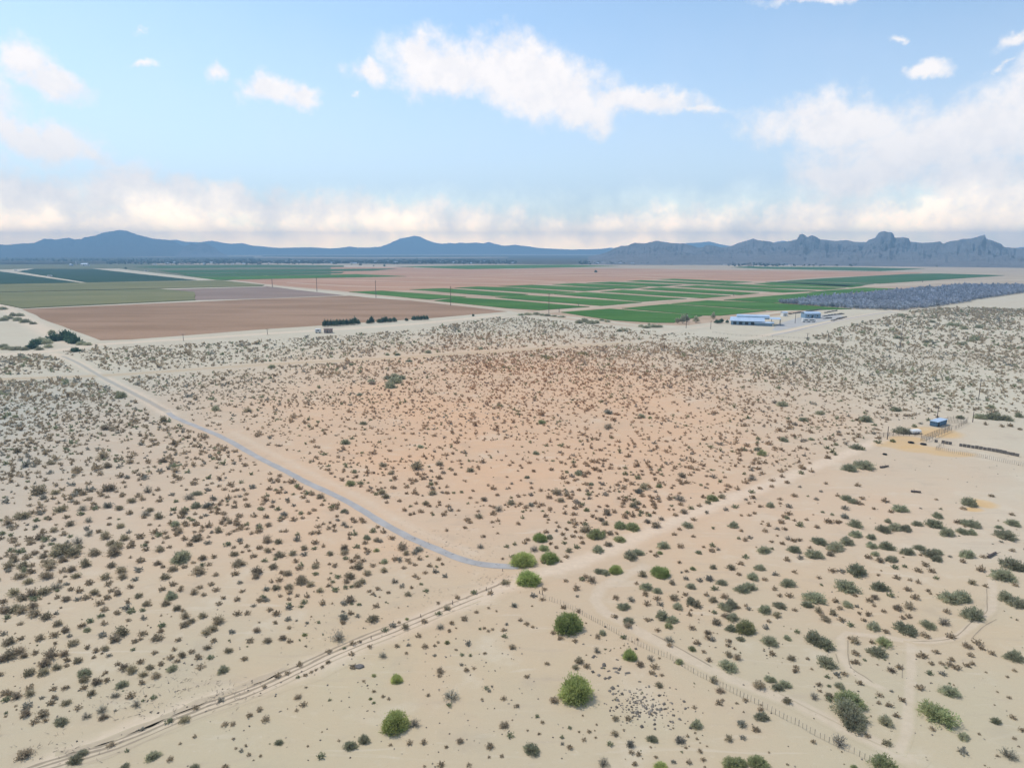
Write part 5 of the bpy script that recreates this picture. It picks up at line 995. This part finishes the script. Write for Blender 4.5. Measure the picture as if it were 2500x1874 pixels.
js = sorted(set(A[:, 3])); jf = max(js[:8], key=lambda j: (A[:300, 3] == j).sum()); frow = sorted(A[:300][A[:300, 3] == jf][:, 2])
for i, (x, y, ii, jj) in enumerate(A[:300]):
    o = bpy.data.objects.new('orchard_tree', None); COL.objects.link(o); o.location = (x, y, 0); o.rotation_euler = (0, 0, rr.uniform(0, 6)); s = 6.6*rr.uniform(.85, 1.12); o.scale = (s, s, s*.92)
    tag(o, 'grey green orchard tree in the front rows beside the dirt lane', 'tree', 'orchard trees in the front rows')
    if jj == jf and list(frow).index(ii) < 20: o['label'] = f'grey green orchard tree, {(ords+ORD[16:])[list(frow).index(ii)]} from left in the row along the yard'
    c = bpy.data.objects.new('crown', OT[i % 4]); COL.objects.link(c); c.parent = o; c.location = (0, 0, .16); tk = bpy.data.objects.new('trunk', OL[0]); COL.objects.link(tk); tk.parent = o
B = A[300:]; OV = [dome(340+i, 46, .30, .78, 20, .1, .2, asp=.6, thick=.75) for i in range(4)]; OV = [(v+np.array([0, 0, .15]), q) for v, q in OV]
v, q, c = bake('', (B[:, 0], B[:, 1], 6.6*RNG.uniform(.85, 1.12, len(B))), OV, lambda X, Y, rng: np.array([.34, .37, .43])*rng.uniform(.8, 1.3, (len(X), 1)), None, '')
me = npmesh('orchard', v, q, 4, None, c); me.materials.append(M_scrub); tag(link('orchard', me, None), 'back rows of the grey green orchard merging into one mass', 'orchard', None, 'stuff')
# ------------------------------------------------------------------ distant settlement: houses and tree belt
hn = 0
def towny(k, x): return 540+{1: 352, 0: 362, 2: 358, 3: 372}[k]/3.456
spots = [(1, x) for x in range(20, 2200, 46)]+[(0, x) for x in range(1050, 2200, 60)]+[(2, x) for x in range(740, 1320, 26)]+[(3, x) for x in range(-300, 620, 60)]
for k, x in spots:
    if rr.random() < .25: continue
    X_ = (0,620,1240,1860)[k]+(x+rr.uniform(-18, 18))/3.456; Y_ = towny(k, x)+rr.uniform(-3, 1.5); p = G(X_, Y_)
    r_ = empty('house', (p.x, p.y, 0), rr.uniform(-.5, .5)); w, d, h = rr.uniform(9, 18), rr.uniform(8, 11), rr.uniform(3.2, 4.6)
    MB().box(-w/2,w/2,-d/2,d/2,0,h).build('wall', (M_whitewall, M_whitewall, M_redroof)[rr.randrange(3)], r_)
    MB().xprism([(-d/2-.5,h+.02),(0,h+1.8),(d/2+.5,h+.02)], -w/2-.5, w/2+.5).build('roof', (M_roof, M_redroof)[rr.randrange(2)], r_)
    tag(r_, 'tiny pale house in the distant settlement below the mountains', 'house', 'houses of the distant settlement')
tx, ty, tw = [], [], []
for k, x0, x1, n, yo in ((1,0,2212,900,348),(0,900,2212,420,352),(2,600,1400,300,352),(3,-300,800,200,368),(1,1100,2000,300,338),(0,0,2212,500,330)):
    for i in range(n):
        X_ = (0,620,1240,1860)[k]+rr.uniform(x0, x1)/3.456; Y_ = 540+(yo+rr.gauss(0, 6))/3.456; p = G(X_, Y_); tx.append(p.x); ty.append(p.y); tw.append(rr.uniform(5, 13))
v, q, c = bake('', (np.array(tx), np.array(ty), np.array(tw)), [dome(360+i, 26, .42, .7, 14, .1, .2, asp=.6, thick=.8) for i in range(4)], lambda X, Y, rng: np.array([.055, .075, .045])*rng.uniform(.8, 1.4, (len(X), 1)), None, '')
me = npmesh('far_trees', v, q, 4, None, c); me.materials.append(M_scrub); tag(link('far_trees', me, None), 'dark belt of distant trees around the settlement houses', 'trees', None, 'stuff')
# ------------------------------------------------------------------ stones, tufts and dead sticks
sv, sq, so_ = [], [], 0
ROCK = np.array([(-.5,-.35,0),(.5,-.4,0),(.45,.4,0),(-.42,.38,0),(-.25,-.2,.34),(.22,-.15,.4),(.2,.22,.3),(-.22,.2,.36)]); RQ = np.array([(0,1,5,4),(1,2,6,5),(2,3,7,6),(3,0,4,7),(4,5,6,7)])
def stones(cx, cy, rx, ry, n, s0, s1):
    for i in range(n):
        x = rr.gauss(cx, rx); y = rr.gauss(cy, ry)
        if y < 900: continue
        p = G(x, y); yield p.x, p.y, rr.uniform(s0, s1)
sx = []
for a_ in ((1560,1712,42,26,60,.2,.55),(1570,1725,40,24,150,.1,.3),(1490,1640,42,36,22,.35,.75),(1620,1745,45,20,36,.15,.5),(1515,1195,18,10,30,.2,.5),(1890,1115,30,12,30,.2,.5),(1160,1640,120,60,70,.12,.3),(1800,1560,300,120,60,.12,.35),(300,1700,160,60,50,.15,.4),(1000,1780,300,60,90,.1,.28),(2200,1700,250,120,70,.1,.3),(2350,1150,150,40,40,.15,.4),(1120,1020,60,12,60,.3,.9),(940,1020,60,15,40,.3,.7),(1000,1340,60,20,60,.1,.3),(700,1600,180,80,60,.12,.35)): sx += list(stones(*a_))
sx = np.array(sx); protos = [(ROCK*np.array(q), RQ) for q in ((1,1,1),(1.3,.8,.7),(.8,1.1,1.2))]
v, q, c = bake('', (sx[:, 0], sx[:, 1], sx[:, 2]), protos, lambda X, Y, rng: np.array([.24, .215, .18])*rng.uniform(.6, 1.5, (len(X), 1)), None, '')
me = npmesh('stones', v, q, 4, None, c); me.materials.append(M_scrub); tag(link('stones', me, None), 'scattered small dark stones and clods on the pale sand', 'stones', None, 'stuff')
rg = np.random.default_rng(9); parts = []
for (px_, py_, n, sprd) in ((940,1185,60,60),(1220,1420,60,30),(550,1690,60,60),(450,1660,40,40),(300,1720,50,60),(800,1540,40,60),(1170,1370,40,50),(1120,1330,50,50),(1010,1310,40,40),(420,1720,60,70),(780,1400,60,120),(1130,1020,80,60),(180,1840,60,80),(1080,1460,40,50)):
    for i in range(n):
        p = G(px_+rg.normal()*sprd, py_+rg.normal()*sprd*.35); a_ = rg.uniform(0, 6.28); l_ = rg.uniform(.15, .7)
        parts.append((*twig([p.x, p.y, .04], [p.x+math.cos(a_)*l_, p.y+math.sin(a_)*l_, .1+rg.random()*.2], .03, .012), 0))
v, q, _ = merge(parts); me = npmesh('dead_sticks', v, q); me.materials.append(M_dead); tag(link('dead_sticks', me, None), 'dry sticks and brush litter lying on the sand', 'sticks', None, 'stuff')
